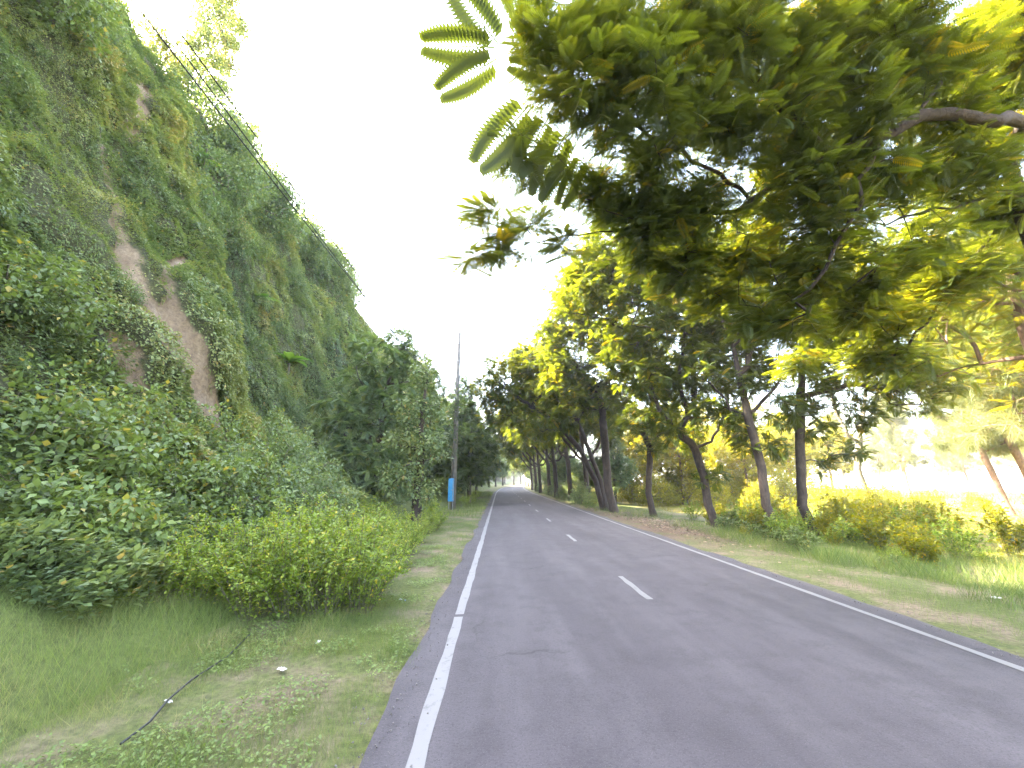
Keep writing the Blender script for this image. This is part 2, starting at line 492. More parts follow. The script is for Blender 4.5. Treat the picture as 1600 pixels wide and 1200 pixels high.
HY = grid_axis([(-40, 4, 1.0), (4, 20, .12), (20, 46, .2), (46, 110, 1), (110, 420, 8)])
HA = grid_axis([(0, 5, .3), (5, ARC_TOP + 2, .14), (ARC_TOP + 2, ARC_TOP + 32, 1.2), (ARC_TOP + 32, arc[-1], 18)])
hy, ha = np.meshgrid(HY, HA, indexing='ij')
P = hill(hy, ha)
bare = slide(hy, P[..., 2]) * (ha > 3.5)
V = P.reshape(-1, 3)
na = len(HA)
i = (np.arange(len(HY) - 1)[:, None] * na + np.arange(na - 1)[None]).ravel()
F = np.stack([i, i + na, i + na + 1, i + 1], 1)[:, ::-1]
def hill_mat():
    m, nt, out = mat_new('hillside_soil')
    tc = N(nt, 'ShaderNodeNewGeometry').outputs['Position']
    mp = N(nt, 'ShaderNodeMapping'); mp.inputs['Scale'].default_value = (1.5, 1.5, .35)
    nt.links.new(tc, mp.inputs[0])
    a = noise(nt, 1.6, 6, mp.outputs[0], 0.7); b = noise(nt, 11, 5, tc, 0.7)
    soil = ramp(nt, a, [(0.3, (.125, .090, .060)), (0.5, (.215, .160, .105)), (0.72, (.31, .245, .170))])
    soil = mixc(nt, ramp(nt, b, [(0.42, (.5, .5, .5)), (0.58, (0, 0, 0))]), soil, (.10, .075, .055))
    shaded_moss = ramp(nt, b, [(0.3, (.032, .036, .018)), (0.7, (.085, .085, .040))])  # moss, its colour darkened so gaps between creeper leaves look shaded
    at_ = N(nt, 'ShaderNodeAttribute', attribute_name='tone')
    ad = N(nt, 'ShaderNodeMath', operation='ADD'); nt.links.new(at_.outputs['Fac'], ad.inputs[0])
    sc_ = N(nt, 'ShaderNodeMath', operation='MULTIPLY_ADD'); sc_.inputs[1].default_value = .9; sc_.inputs[2].default_value = -.45
    nt.links.new(a, sc_.inputs[0]); nt.links.new(sc_.outputs[0], ad.inputs[1])
    sz = N(nt, 'ShaderNodeSeparateXYZ'); nt.links.new(tc, sz.inputs[0])
    low = N(nt, 'ShaderNodeMapRange'); low.inputs[1].default_value = 1.9; low.inputs[2].default_value = .9
    nt.links.new(sz.outputs[2], low.inputs[0])
    shaded_moss = mixc(nt, low.outputs[0], shaded_moss, ramp(nt, b, [(0.3, (.050, .064, .020)), (0.7, (.115, .135, .042))]))
    c = mixc(nt, ramp(nt, ad.outputs[0], [(0.25, (0, 0, 0)), (0.6, (1, 1, 1))]), shaded_moss, soil)
    p = N(nt, 'ShaderNodeBsdfPrincipled', Roughness=0.95)
    p.inputs['Specular IOR Level'].default_value = 0.15
    bp = N(nt, 'ShaderNodeBump', Strength=0.9, Distance=0.08)
    nt.links.new(b, bp.inputs['Height']); nt.links.new(bp.outputs[0], p.inputs['Normal'])
    nt.links.new(c, p.inputs['Base Color']); nt.links.new(p.outputs[0], out.inputs[0])
    return m
tag(link('hillside', raw_mesh('hillside', V, F, bare.ravel()), hill_mat()), kind='structure')

def hill_frame(Y, a):
    p = hill(Y, a); e = .12
    dy = hill(Y + e, a) - p; da = hill(Y, a + e) - p
    n = norm(np.cross(da, dy)); n = np.where(n[..., :1] < 0, -n, n)
    return p, n, norm(da)

# ------------------------------------------------------------------ leaves
LEAF4 = (np.array([(0, 0, 0), (.42, .30, .07), (1, 0, -.10), (.42, -.30, .07), (.5, 0, 0)]), np.array([(0, 4, 1), (4, 2, 1), (0, 3, 4), (4, 3, 2)]))
LEAF2 = (np.array([(0, 0, 0), (.45, .30, .06), (1, 0, -.06), (.45, -.30, .06)]), np.array([(0, 2, 1), (0, 3, 2)]))
BLADE = (np.array([(0, -.03, 0), (0, .03, 0), (.55, -.022, .0), (.55, .022, .0), (1, 0, -.14)]), np.array([(0, 1, 3), (0, 3, 2), (2, 3, 4)]))

def pinnate(n, ll, lw, droop=.25, start=.15, taper=.35, ang=68, fold=.15):
    V, F = [], []
    def rp(t): return np.array([t * (1 - .12 * t), 0, -droop * t * t])
    K = 4
    for k in range(K + 1):
        p = rp(k / K); hw = .010 * (1 - .6 * k / K)
        V += [p + (0, hw, 0), p + (0, -hw, 0)]
    for k in range(K):
        q = 2 * k; F += [(q, q + 1, q + 3), (q, q + 3, q + 2)]
    for k in range(n):
        t = start + (1 - start) * k / (n - 1)
        p = rp(t)
        prof = math.sin(math.pi * (.18 + .74 * k / (n - 1))) * (1 - taper) + taper
        L = ll * prof
        for s in (-1, 1):
            an = R(ang - 22 * t)
            d = np.array([math.cos(an), s * math.sin(an), -fold - .25 * t])
            d /= np.linalg.norm(d)
            q = np.array([-d[1] * s, d[0] * s, 0]) * s
            w_ = lw * (.7 + .3 * prof)
            b = len(V)
            V += [p, p + d * L * .5 + q * w_ * .5 + (0, 0, .01), p + d * L, p + d * L * .5 - q * w_ * .5]
            F += [(b, b + 2, b + 1), (b, b + 3, b + 2)]
    return np.array(V), np.array(F)

SENNA = pinnate(9, .27, .115, .30, .2, .5)
POINC = pinnate(16, .24, .042, .14, .12, .45, 78, .08)
FROND = pinnate(19, .29, .095, .16, .08, .5, 76, .06)
FEATH = pinnate(7, .34, .15, .35, .15, .5)

def scatter(tmpl, pos, d, n, size, tone, width=None):
    """one mesh worth of leaves: template along d, flat across n"""
    TV, TF = tmpl
    pos = np.asarray(pos, float); d = norm(np.asarray(d, float)); n = np.asarray(n, float)
    s = norm(np.cross(n, d)); n = np.cross(d, s)
    size = np.asarray(size, float)[:, None, None]
    wd = size if width is None else size * np.asarray(width, float)[:, None, None]
    V = pos[:, None] + TV[None, :, 0:1] * d[:, None] * size + TV[None, :, 1:2] * s[:, None] * wd + TV[None, :, 2:3] * n[:, None] * size
    k = len(TV); N_ = len(pos)
    F = (TF[None] + (np.arange(N_) * k)[:, None, None]).reshape(-1, 3)
    return V.reshape(-1, 3), F, np.repeat(np.clip(tone, 0, 1), k)

def cat(sets):
    Vs, Fs, Ts, n = [], [], [], 0
    for V, F, T in sets:
        Vs.append(V); Fs.append(F + n); Ts.append(T); n += len(V)
    return np.concatenate(Vs), np.concatenate(Fs), np.concatenate(Ts)

def rdir(n):
    return norm(rng.normal(size=(n, 3)))

# ------------------------------------------------------------------ branch skeletons
class Skel:
    def __init__(self): self.p = []; self.par = []
    def add(self, p, par): self.p.append(np.asarray(p, float)); self.par.append(par); return len(self.p) - 1
    def path(self, pts, start=None, step=.35, wob=.04):
        pts = [np.asarray(q, float) for q in pts]
        if start is None: cur = self.add(pts[0], -1)
        else: cur = start
        a = self.p[cur]
        for q in (pts[1:] if start is None else pts):
            L = np.linalg.norm(q - a); k = max(1, int(L / step))
            for j in range(1, k + 1):
                z = a + (q - a) * j / k + (rng.normal(size=3) * wob if j < k else 0)
                cur = self.add(z, cur)
            a = q
        return cur
    def near(self, q, low=0.0):
        P = np.array(self.p); d = np.linalg.norm(P - q, axis=1) + .7 * np.maximum(P[:, 2] - q[2], 0)
        if low: d = np.where(P[:, 2] < low, 1e9, d)
        return int(np.argmin(d))
    def limb(self, pts, low=0.0, step=.35): return self.path(pts, self.near(np.asarray(pts[0]), low), step)
    def attach(self, A, low=0.0, nseg=3, sag=.12):
        """twigs out to every leaf cluster; returns their end directions"""
        A = np.asarray(A, float)
        P = np.array(self.p)
        dmin = np.min(np.linalg.norm(A[:, None] - P[None], axis=2), axis=1)
        D = np.zeros_like(A)
        for i in np.argsort(dmin):
            j = self.near(A[i], low); b = self.p[j]; v = A[i] - b; L = np.linalg.norm(v)
            cur = j; k = max(1, min(6, int(L / .3)))
            for s in range(1, k + 1):
                t = s / k
                q = b + v * t + np.array([0, 0, sag * L * math.sin(math.pi * t) * .6]) + (rng.normal(size=3) * .03 * L if s < k else 0)
                cur = self.add(q, cur)
            e = self.p[cur] - self.p[self.par[cur]]
            D[i] = e / max(np.linalg.norm(e), 1e-6)
        return D
    def mesh(self, r0, tip=.006, power=2.4, flare=1.35):
        n = len(self.p); P = np.array(self.p); acc = np.zeros(n)
        kids = [[] for _ in range(n)]
        for i in range(n):
            if self.par[i] >= 0: kids[self.par[i]].append(i)
        for i in range(n - 1, -1, -1):
            if not kids[i]: acc[i] = 1
            if self.par[i] >= 0: acc[self.par[i]] += acc[i]
        r = acc ** (1 / power)
        r = tip + (r - 1) / max(r.max() - 1, 1e-6) * (r0 - tip)
        z0 = P[0, 2]
        r = r * (1 + (flare - 1) * np.exp(-np.maximum(P[:, 2] - z0, 0) / .22) * (acc > acc.max() * .3))
        V, F = [], []
        def ring(p, t, rad, k):
            a = np.cross(t, (0.31, .95, .05)); a /= max(np.linalg.norm(a), 1e-6); b = np.cross(t, a)
            th = np.arange(k) * 2 * math.pi / k
            return p + (np.cos(th)[:, None] * a + np.sin(th)[:, None] * b) * rad
        stack = [(i, -1) for i in range(n) if self.par[i] < 0]
        while stack:
            i, base = stack.pop()
            chain = ([base] if base >= 0 else []) + [i]
            while kids[chain[-1]]:
                ks = sorted(kids[chain[-1]], key=lambda q: -acc[q])
                for q in ks[1:]: stack.append((q, chain[-1]))
                chain.append(ks[0])
            if len(chain) < 2: continue
            rad = r[chain].copy()
            if base >= 0: rad[0] = min(rad[0], rad[1] * 1.15)
            k = 10 if rad.max() > .09 else (6 if rad.max() > .025 else 3)
            c0 = sum(len(x) for x in V)
            for a, q in enumerate(chain):
                t = P[chain[min(a + 1, len(chain) - 1)]] - P[chain[max(a - 1, 0)]]
                t = t / max(np.linalg.norm(t), 1e-6)
                V.append(ring(P[q], t, rad[a], k))
            m_ = len(chain)
            for a in range(m_ - 1):
                for b in range(k):
                    F.append((c0 + a * k + b, c0 + a * k + (b + 1) % k, c0 + (a + 1) * k + (b + 1) % k, c0 + (a + 1) * k + b))
        return np.concatenate(V), np.array(F)

def blob_points(blobs, dens, shell=.55, flat=1.0):
    """cluster centres through lumpy ellipsoids (centre, radius)"""
    out = []
    for c, r in blobs:
        n = max(3, int(dens * r * r * (1 if r > .6 else 1.2)))
        d = rdir(n); rr = (shell + (1 - shell) * rng.random(n)) * r
        rr *= .8 + .4 * rng.random(n)
        q = d * rr[:, None]; q[:, 2] *= flat
        out.append(np.asarray(c) + q)
    return np.concatenate(out)

def fronds(A, D, tmpl, per, size, upbias=.1, spread=.9, r0=.12, tone0=.35, tvar=.22, back=.0, zf=.6, tilt=.45):
    n = len(A)
    k = per
    pos = np.repeat(A, k, 0) + rdir(n * k) * (r0 * rng.random(n * k) ** .5)[:, None]
    d = np.repeat(D, k, 0) * (.5 - back) + rdir(n * k) * spread
    d[:, 2] = d[:, 2] * zf + upbias
    d = norm(d)
    nn = np.array([0, 0, 1.0]) + rdir(n * k) * tilt
    clump = tone0 + (fbm(A[:, 0] * .9 + A[:, 2] * .5, A[:, 1] * .9, 77, 2) - .5) * .7
    t = np.repeat(clump, k) + rng.normal(size=n * k) * tvar * .5
    t = np.where(rng.random(n * k) < .03, .97, t)
    s = size * (.7 + .55 * rng.random(n * k))
    return scatter(tmpl, pos, d, nn, s, t)

def leaves(A, D, per, size, r0=.22, tone0=.4, tvar=.3, tmpl=LEAF4, droop=-.25):
    n = len(A); k = per
    off = rdir(n * k) * (r0 * (.35 + .65 * rng.random(n * k)))[:, None]
    pos = np.repeat(A, k, 0) + off
    d = norm(off) * .7 + rdir(n * k) * .6; d[:, 2] += droop
    nn = norm(off) * .55 + np.array([0, 0, .9]) + rdir(n * k) * .45
    clump = tone0 + (fbm(A[:, 0] * 1.3 + A[:, 2] * .8, A[:, 1] * 1.3, 79, 2) - .5) * .8
    t = np.repeat(clump, k) + rng.normal(size=n * k) * tvar * .5
    t = np.where(rng.random(n * k) < .02, 1, t)
    s = size * (.55 + .75 * rng.random(n * k))
    return scatter(tmpl, pos, d, nn, s, t)

def tree_thing(name, base, label, cat_, group, sk, r0, leafset, lmat, bmat, tip=.006, power=2.4):
    o = thing(name, tuple(base), label, cat_, group)
    V, F = sk.mesh(r0, tip, power)
    link('trunk', raw_mesh('trunk', V - base, F), bmat, o)
    V, F, T = leafset
    link('crown', raw_mesh('crown', V - base, F, T), lmat, o)
    return o

# ------------------------------------------------------------------ roadside trees on the right
def pb(lst, k=1.0): return [(at(x, y, Y), r * k) for x, y, Y, r in lst]
def gbase(px, Y, dz=.03):
    b = at(px, 700, Y); b[2] = float(ground_h(b[0], Y)) - dz; return b

def road_tree(base, limbs, blobs, r0, label, dens=46, per=12, size=.38, tmpl=SENNA, tone=.38, low=1.6, mat='roadtree', bm='bark', grp='trees along the right side of the road', cat_='tree', upb=.05):
    sk = Skel()
    first = True
    for L in limbs:
        pts = [at(*q) for q in L]
        if first: sk.path([base] + pts, step=.4, wob=.015); first = False
        else: sk.limb(pts, low)
    A = blob_points(pb(blobs, 1.12), dens)
    A = A[A[:, 2] > low]
    D = sk.attach(A, low)
    return tree_thing('roadside_tree', base, label, cat_, grp, sk, r0, fronds(A, D, tmpl, per, size, upb, tone0=tone), M[mat], M[bm])

t1 = road_tree(gbase(1107, 17.5), [
    [(1107, 790, 17.5), (1100, 745, 17.5), (1085, 700, 17.5)], [(1060, 672, 17.3), (1030, 640, 17), (1015, 590, 16.8)], [(1075, 650, 17.4), (1062, 590, 17.3), (1070, 520, 17.2)],
    [(1086, 660, 17.6), (1084, 600, 17.8), (1086, 540, 18), (1090, 450, 18)], [(1112, 690, 17.8), (1130, 655, 18.2), (1140, 600, 18.4)]],
    [(1050, 540, 17.4, 1.9), (1090, 460, 17.5, 2.1), (1145, 575, 18.2, 1.3), (1000, 500, 17, 1.7), (1010, 590, 17, 1.1), (1140, 500, 18, 1.7), (960, 440, 16, 1.3), (1060, 390, 17, 1.6), (1065, 610, 17.5, .8), (1000, 420, 16.5, 1.3), (1110, 750, 17.6, .5), (1040, 660, 17.5, .8), (970, 560, 17, 1.0), (1100, 530, 18, 1.2), (1150, 430, 18, 1.4), (1030, 340, 17, 1.0), (930, 420, 16.5, 1.2), (955, 375, 16, 1.1), (905, 460, 17, 1.1), (1080, 680, 18.5, .7), (1150, 660, 18.5, .8), (1000, 660, 17.5, .7), (1120, 620, 18, .9)],
    .17, 'roadside tree whose dark trunk forks low into several curving limbs, left of two straight trunks')
t2 = road_tree(gbase(1197, 15), [
    [(1197, 790, 15), (1190, 730, 15), (1172, 665, 15), (1158, 600, 15), (1145, 540, 15)], [(1140, 640, 15.2), (1120, 610, 15.4), (1105, 585, 15.5)], [(1180, 640, 14.8), (1215, 600, 14.7), (1225, 540, 14.6)]],
    [(1150, 480, 15, 1.6), (1215, 540, 14.6, 1.3), (1130, 400, 15, 1.6), (1210, 440, 14.5, 1.5), (1100, 570, 15.5, .9), (1175, 590, 15, .8), (1185, 380, 14.6, 1.3), (1220, 640, 14.6, .6), (1140, 650, 15.5, .6), (1165, 690, 15.4, .45), (1100, 640, 15.6, .5), (1215, 700, 14.8, .4)],
    .16, 'leaning roadside tree with a slightly bent trunk, beside the straight trunk near the green weeds', dens=46)
t3 = road_tree(gbase(1253, 15.6), [
    [(1253, 790, 15.6), (1250, 690, 15.6), (1251, 620, 15.6), (1254, 540, 15.6), (1250, 470, 15.6)], [(1290, 610, 15.4), (1340, 600, 15.2), (1400, 610, 15)], [(1235, 640, 15.6), (1215, 650, 15.4)]],
    [(1260, 480, 15.6, 1.5), (1315, 560, 15.4, 1.2), (1340, 640, 15, .75), (1300, 420, 15.3, 1.6), (1385, 575, 15, 1.0), (1420, 620, 15, .7), (1245, 645, 15.6, .55), (1280, 675, 15.3, .55), (1370, 480, 15, 1.3), (1290, 720, 15.6, .35), (1470, 600, 15, .7), (1330, 700, 15, .4), (1270, 610, 15.4, .9), (1410, 530, 15, 1.1), (1300, 520, 15.4, 1.2)],
    .175, 'roadside tree with one straight upright trunk, rightmost of the thick trunks', dens=46)
t4 = road_tree(gbase(1013, 23), [
    [(1013, 770, 23), (1016, 700, 23)], [(1000, 670, 23), (985, 640, 23)], [(1030, 680, 23), (1050, 655, 23)], [(1016, 660, 23), (1020, 600, 23)]],
    [(1010, 640, 23, 1.3), (1045, 650, 23, .9), (980, 655, 23, .9), (1020, 575, 23, 1.7), (985, 590, 23, 1.4), (1055, 600, 23, 1.4), (1010, 690, 23, .8)],
    .17, 'short roadside tree with a dark stubby trunk, between the leaning trunks and the forked tree', dens=30, per=10, tmpl=FEATH, size=.4)
t5 = road_tree(gbase(954, 25), [
    [(950, 760, 25), (945, 690, 25), (940, 630, 25)], [(920, 600, 25), (895, 560, 24.5)], [(955, 590, 25), (960, 520, 25)], [(985, 600, 25), (1000, 560, 25)]],
    [(900, 545, 24.5, 2.1), (940, 490, 25, 2.2), (880, 610, 24, 1.5), (985, 540, 25, 1.8), (885, 500, 24.5, 1.4), (945, 620, 25, 1.3), (900, 640, 24, 1.1), (925, 440, 25, 1.3), (880, 655, 24, .7), (895, 460, 25, 1.4), (868, 560, 24, 1.2), (862, 520, 24.5, 1.0)],
    .24, 'tall roadside tree with dark drooping clumps of leaves over the leaning pair of trunks', dens=32, per=12, size=.46)
t6 = road_tree(gbase(938, 27), [
    [(930, 750, 27), (905, 700, 27), (865, 655, 27), (830, 635, 27)], [(800, 615, 27), (785, 595, 27)], [(850, 610, 27), (850, 570, 27)]],
    [(835, 590, 27, 2.0), (795, 585, 27, 1.7), (800, 630, 27, 1.5), (765, 605, 27, 1.1), (850, 660, 27, 1.3), (775, 640, 27.5, 1.2), (820, 560, 27.5, 1.2), (865, 570, 27, 1.3)],
    .17, 'slender trunk leaning far out over the road, left of its pair', dens=32, per=11, size=.44, tone=.42)
t7 = road_tree(gbase(944, 26.6), [
    [(938, 750, 26.6), (915, 690, 26.6), (895, 640, 26.8), (890, 600, 27)], [(870, 580, 27), (860, 550, 27)]],
    [(890, 590, 27.4, 1.6), (850, 560, 27.6, 1.5), (905, 640, 27.3, .9)],
    .14, 'slender trunk leaning over the road, right of its pair', dens=30, per=11, size=.44)

# the tree whose limbs hang over the camera's side of the road; its trunk stands at the right edge
ob = np.array([9.3, 5.9, float(ground_h(9.3, 5.9)) - .05])
sk = Skel()
sk.path([ob, (9.25, 5.85, 3.2), (9.1, 5.75, 6.0), (8.9, 5.6, 7.6), (8.6, 5.4, 9.2)], step=.4, wob=.02)
sk.limb([at(1600, 192, 4.9), at(1530, 186, 4.7), at(1440, 180, 4.6), at(1370, 215, 4.8), at(1290, 236, 5.0), at(1200, 295, 5.6), at(1150, 330, 6.0), at(1040, 345, 6.4), at(950, 362, 6.7), at(840, 380, 6.8)], 2.0, .25)
sk.limb([at(1440, 168, 4.6), at(1470, 130, 4.5), at(1482, 60, 4.4), at(1484, -30, 4.3)], 2, .25)
sk.limb([at(1460, 150, 4.7), at(1510, 120, 5.0), at(1590, 95, 5.2)], 2, .25)
sk.limb([at(1590, 292, 5.7), at(1520, 315, 5.6), at(1412, 338, 5.6), at(1330, 360, 5.8)], 2, .25)
sk.limb([at(1375, 218, 4.8), at(1340, 280, 5.0), at(1325, 350, 5.3), at(1290, 420, 5.6), at(1240, 470, 6.0)], 2, .25)
sk.limb([at(1170, 310, 5.8), at(1100, 260, 5.4), at(1000, 200, 5.0), at(900, 140, 4.7), at(800, 70, 4.4)], 2, .25)
sk.limb([at(1290, 230, 5.0), at(1200, 150, 4.7), at(1080, 80, 4.4), at(980, 20, 4.2)], 2, .25)
sk.limb([at(1400, 205, 4.7), at(1350, 100, 4.5), at(1300, 10, 4.3)], 2, .25)
sk.limb([at(1590, 300, 5.9), at(1540, 380, 6.3), at(1490, 440, 6.6), at(1420, 540, 7.2)], 2, .25)
OB = pb([(735, 25, 4.4, .22), (725, 120, 4.4, .2), (795, 75, 4.4, .3), (770, 185, 4.9, .22), (815, 235, 5.2, .28), (870, 260, 5.5, .3), (765, 330, 6.6, .33), (795, 385, 6.8, .38), (745, 400, 6.9, .25), (835, 355, 6.7, .35), (880, 375, 6.6, .32),
         (860, 60, 4.3, .42), (950, 30, 4.2, .5), (900, 130, 4.6, .5), (960, 180, 4.9, .5), (1010, 100, 4.4, .6), (1060, 30, 4.2, .5), (1080, 170, 4.9, .6), (1150, 80, 4.4, .6), (1150, 200, 5.1, .6), (1010, 260, 5.6, .5), (930, 300, 6.0, .4), (1000, 340, 6.3, .5),
         (1250, 60, 4.3, .5), (1240, 150, 4.7, .6), (1340, 90, 4.5, .6), (1340, 180, 4.8, .55), (1400, 20, 4.2, .5), (1480, 90, 4.5, .5), (1560, 30, 4.5, .6), (1560, 140, 5.2, .6), (1100, 320, 6.0, .6), (1220, 290, 5.6, .6), (1290, 340, 5.6, .6), (1180, 400, 6.4, .6),
         (1280, 430, 6.0, .6), (1080, 400, 6.7, .55), (1400, 290, 5.4, .55), (1440, 380, 5.9, .5), (1360, 420, 6.0, .6), (1500, 250, 5.3, .5), (1560, 230, 5.5, .6), (1240, 500, 6.4, .45), (1180, 500, 6.7, .4), (1540, 330, 6.0, .4), (1000, 400, 6.9, .4),
         (1470, 190, 4.9, .5), (1330, 480, 6.4, .45), (1330, 20, 4.2, .45), (1170, 10, 4.1, .45), (1430, 110, 4.5, .5), (1300, 500, 7.0, .5), (1390, 500, 7.0, .6), (1450, 450, 6.8, .6), (1500, 420, 6.4, .5), (1400, 560, 7.4, .45), (1350, 560, 7.4, .4), (1040, 330, 6.2, .5), (950, 330, 6.5, .35), (1120, 460, 7.2, .45), (1050, 440, 7.2, .45), (1240, 560, 7.6, .35), (1300, 275, 5.2, .5), (1380, 245, 5.0, .4), (1240, 235, 5.3, .45), (1500, 300, 5.6, .45), (1580, 330, 5.9, .45), (1330, 230, 5.4, .4)])
OB += [(np.array(q), r) for q, r in [((9.0, 5.6, 9.0), .7), ((8.0, 4.4, 8.6), .6), ((9.6, 6.4, 8.2), .6)]]
OBF = [OB[4], OB[5]] + OB[6:11]
A = blob_points(OBF, 60, .3); A2 = blob_points(OB[11:], 105, .3)
D = sk.attach(np.concatenate([A, A2]), 2.0); D, D2 = D[:len(A)], D[len(A):]
tb, te = [], []
for bx, by, tx, ty, Yb, Yt in [(778, 68, 712, -14, 4.4, 4.3), (772, 74, 668, 72, 4.4, 4.5), (776, 92, 686, 146, 4.5, 4.7), (826, 165, 742, 262, 4.9, 5.2), (856, 185, 806, 272, 5.0, 5.4), (886, 205, 832, 306, 5.2, 5.7), (912, 245, 872, 318, 5.5, 6.0), (935, 262, 925, 326, 5.7, 6.2), (800, 60, 850, -8, 4.4, 4.3), (838, 96, 905, 20, 4.5, 4.3), (820, 40, 790, -30, 4.4, 4.2), (868, 120, 800, 100, 4.6, 4.6), (960, 280, 955, 345, 5.9, 6.4), (850, 60, 935, 70, 4.4, 4.5)]:
    tb.append(at(bx, by, Yb)); te.append(at(tx, ty, Yt))
tb, te = np.array(tb), np.array(te)
for q in tb: sk.limb([q], 2.0, .2)
TIPS = scatter(FROND, tb, te - tb, np.array([0, .55, .83]) + rdir(len(tb)) * .15, np.linalg.norm(te - tb, axis=1) * 1.08, .05 + .25 * rng.random(len(tb)))
ov = tree_thing('roadside_tree', ob, 'spreading feathery tree at the roadside whose limbs hang across the top of the road', 'tree', 'trees along the right side of the road',
                sk, .105, cat([TIPS, fronds(A, D, POINC, 6, .58, -.04, r0=.06, tone0=.30, zf=.25, tilt=.22, spread=.7), fronds(A2, D2, POINC, 8, .41, -.05, r0=.20, tone0=.40, zf=.35, tilt=.30)]), M['overhead'], M['barkdark'], .006, 1.75)

# prototypes for trees further off
def proto_tree(h, blobs, r0, dens, per, size, tmpl, lmat, bmat, low, tone=.4, limbs=(), lean=(0, 0), leafy=False, name='roadside_tree', upb=.0):
    sk = Skel(); b = np.zeros(3)
    sk.path([b, (lean[0] * .25, lean[1] * .25, h * .25), (lean[0] * .6, lean[1] * .6, h * .5), (lean[0], lean[1], h * .8)], step=.4, wob=.03)
    for L in limbs: sk.limb(L, low)
    A = blob_points([(np.array(c), r) for c, r in blobs], dens)
    A = A[A[:, 2] > .4]
    D = sk.attach(A, low)
    ls = leaves(A, D, per, size, .28, tone) if leafy else fronds(A, D, tmpl, per, size, upb, tone0=tone)
    o = tree_thing(name, b, '', '', None, sk, r0, ls, lmat, bmat)
    return o

spread = proto_tree(8.5, [((-2.6, 0, 6.6), 1.7), ((-4.2, .6, 6.0), 1.3), ((0, .8, 7.6), 2.0), ((1.8, -.4, 6.6), 1.6), ((-1.2, -1.6, 7.2), 1.6), ((-.8, 1.8, 5.8), 1.5), ((2.2, 1.2, 5.4), 1.1), ((-3.2, -1.2, 5.0), 1.1), ((.6, -1.8, 5.4), 1.2), ((-1.6, .4, 8.6), 1.3)],
                    .17, 34, 11, .48, FEATH, M['roadtree'], M['bark'], 2.0, .40, [[(-.6, 0, 3.2), (-2.2, .2, 5.2)], [(.3, .3, 3.0), (1.6, .2, 5.2)]], (-.5, 0))
dense = proto_tree(7.5, [((0, 0, 6.2), 1.8), ((-1.4, .4, 4.8), 1.6), ((1.4, -.3, 4.8), 1.6), ((.2, 1.4, 4.6), 1.5), ((-.2, -1.5, 4.4), 1.5), ((-1.8, -.8, 3.2), 1.2), ((1.6, .9, 3.2), 1.2), ((.4, .2, 7.6), 1.0), ((-.8, 1.4, 2.8), 1.0)],
                   .16, 22, 10, .44, FEATH, M['bluegreen'], M['bark'], 1.0, .38)
lit = proto_tree(6.0, [((0, 0, 4.9), 1.5), ((-1.2, .4, 3.8), 1.2), ((1.3, -.3, 3.9), 1.2), ((.1, 1.2, 3.4), 1.1), ((-.2, -1.2, 3.2), 1.1), ((.8, .6, 2.4), .8)],
                 .09, 30, 10, .42, SENNA, M['roadtree'], M['barkred'], 1.2, .55)

tall_lit = proto_tree(11, [((0, 0, 9.2), 2.2), ((-1.8, .5, 7.2), 2.0), ((1.9, -.4, 7.4), 2.0), ((.2, 1.9, 6.6), 1.9), ((-.2, -1.9, 6.2), 1.9), ((1.6, 1.0, 4.6), 1.6), ((-1.6, -.9, 4.4), 1.6), ((.2, .3, 10.6), 1.3), ((0, 0, 3.4), 1.4)],
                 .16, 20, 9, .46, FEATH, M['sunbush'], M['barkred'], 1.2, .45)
feather = proto_tree(8, [((0, 0, 6.6), 1.6), ((-1.6, .4, 5.4), 1.4), ((1.7, -.3, 5.6), 1.4), ((.1, 1.6, 5.0), 1.3), ((-.2, -1.6, 4.8), 1.3), ((-1.2, -1.2, 6.4), 1.2), ((1.0, 1.1, 6.8), 1.2), ((-2.6, .2, 6.2), 1.0)],
                 .11, 34, 7, .46, POINC, M['overhead'], M['barkred'], 1.8, .6)
def put(proto, used, loc, rz, sc, label, cat_, group):
    if not used:
        used.append(1); o = proto
        o.location = loc; o.rotation_euler = (0, 0, rz); o.scale = (sc,) * 3 if np.isscalar(sc) else sc
    else:
        o = dup(proto, loc, rz, sc)
    tag(o, label, cat_, group)
    return o

us, ud, ul, ult, ufe = [], [], [], [], []
ORD = ['first', 'second', 'third', 'fourth', 'fifth', 'sixth', 'seventh', 'eighth', 'ninth', 'tenth', 'eleventh', 'twelfth']
k = 0
for Y, X, rz, s in [(34, 7.4, .1, 1.2), (40, 7.0, -.2, 1.4), (47, 6.6, .15, 1.4), (55, 6.8, .3, 1.5), (64, 6.4, -.2, 1.45), (75, 6.6, .2, 1.5), (88, 6.6, 0, 1.5), (104, 8.0, .4, 1.1), (122, 8.2, .2, 1.2), (142, 6.5, -.2, 1.4), (165, 5.0, .3, 1.5)]:
    put(spread, us, (X + float(bend(Y)), Y, float(ground_h(X, Y))), rz, s, f'dark roadside tree reaching over the far road, {ORD[k]} one beyond the leaning pair of trunks', 'tree', 'trees along the right side of the road'); k += 1
k = 0
for Y, X, rz, s in [(37, 10.5, 1.2, .75), (44, 11, 2.2, .8), (52, 11.5, .4, .75), (70, 11, 2.9, .9), (95, 11.5, 1.9, .9), (60, 9.6, 1.1, .95), (82, 9.8, 3.6, 1.0), (110, 9.6, .3, 1.15), (130, 9.4, 2.3, 1.2)]:
    put(dense, ud, (X + float(bend(Y)), Y, float(ground_h(X, Y)) - .2), rz, s, f'low bushy tree behind the far right roadside trees, {ORD[k]} going away', 'tree', 'bushy trees behind the right roadside row'); k += 1
k = 0
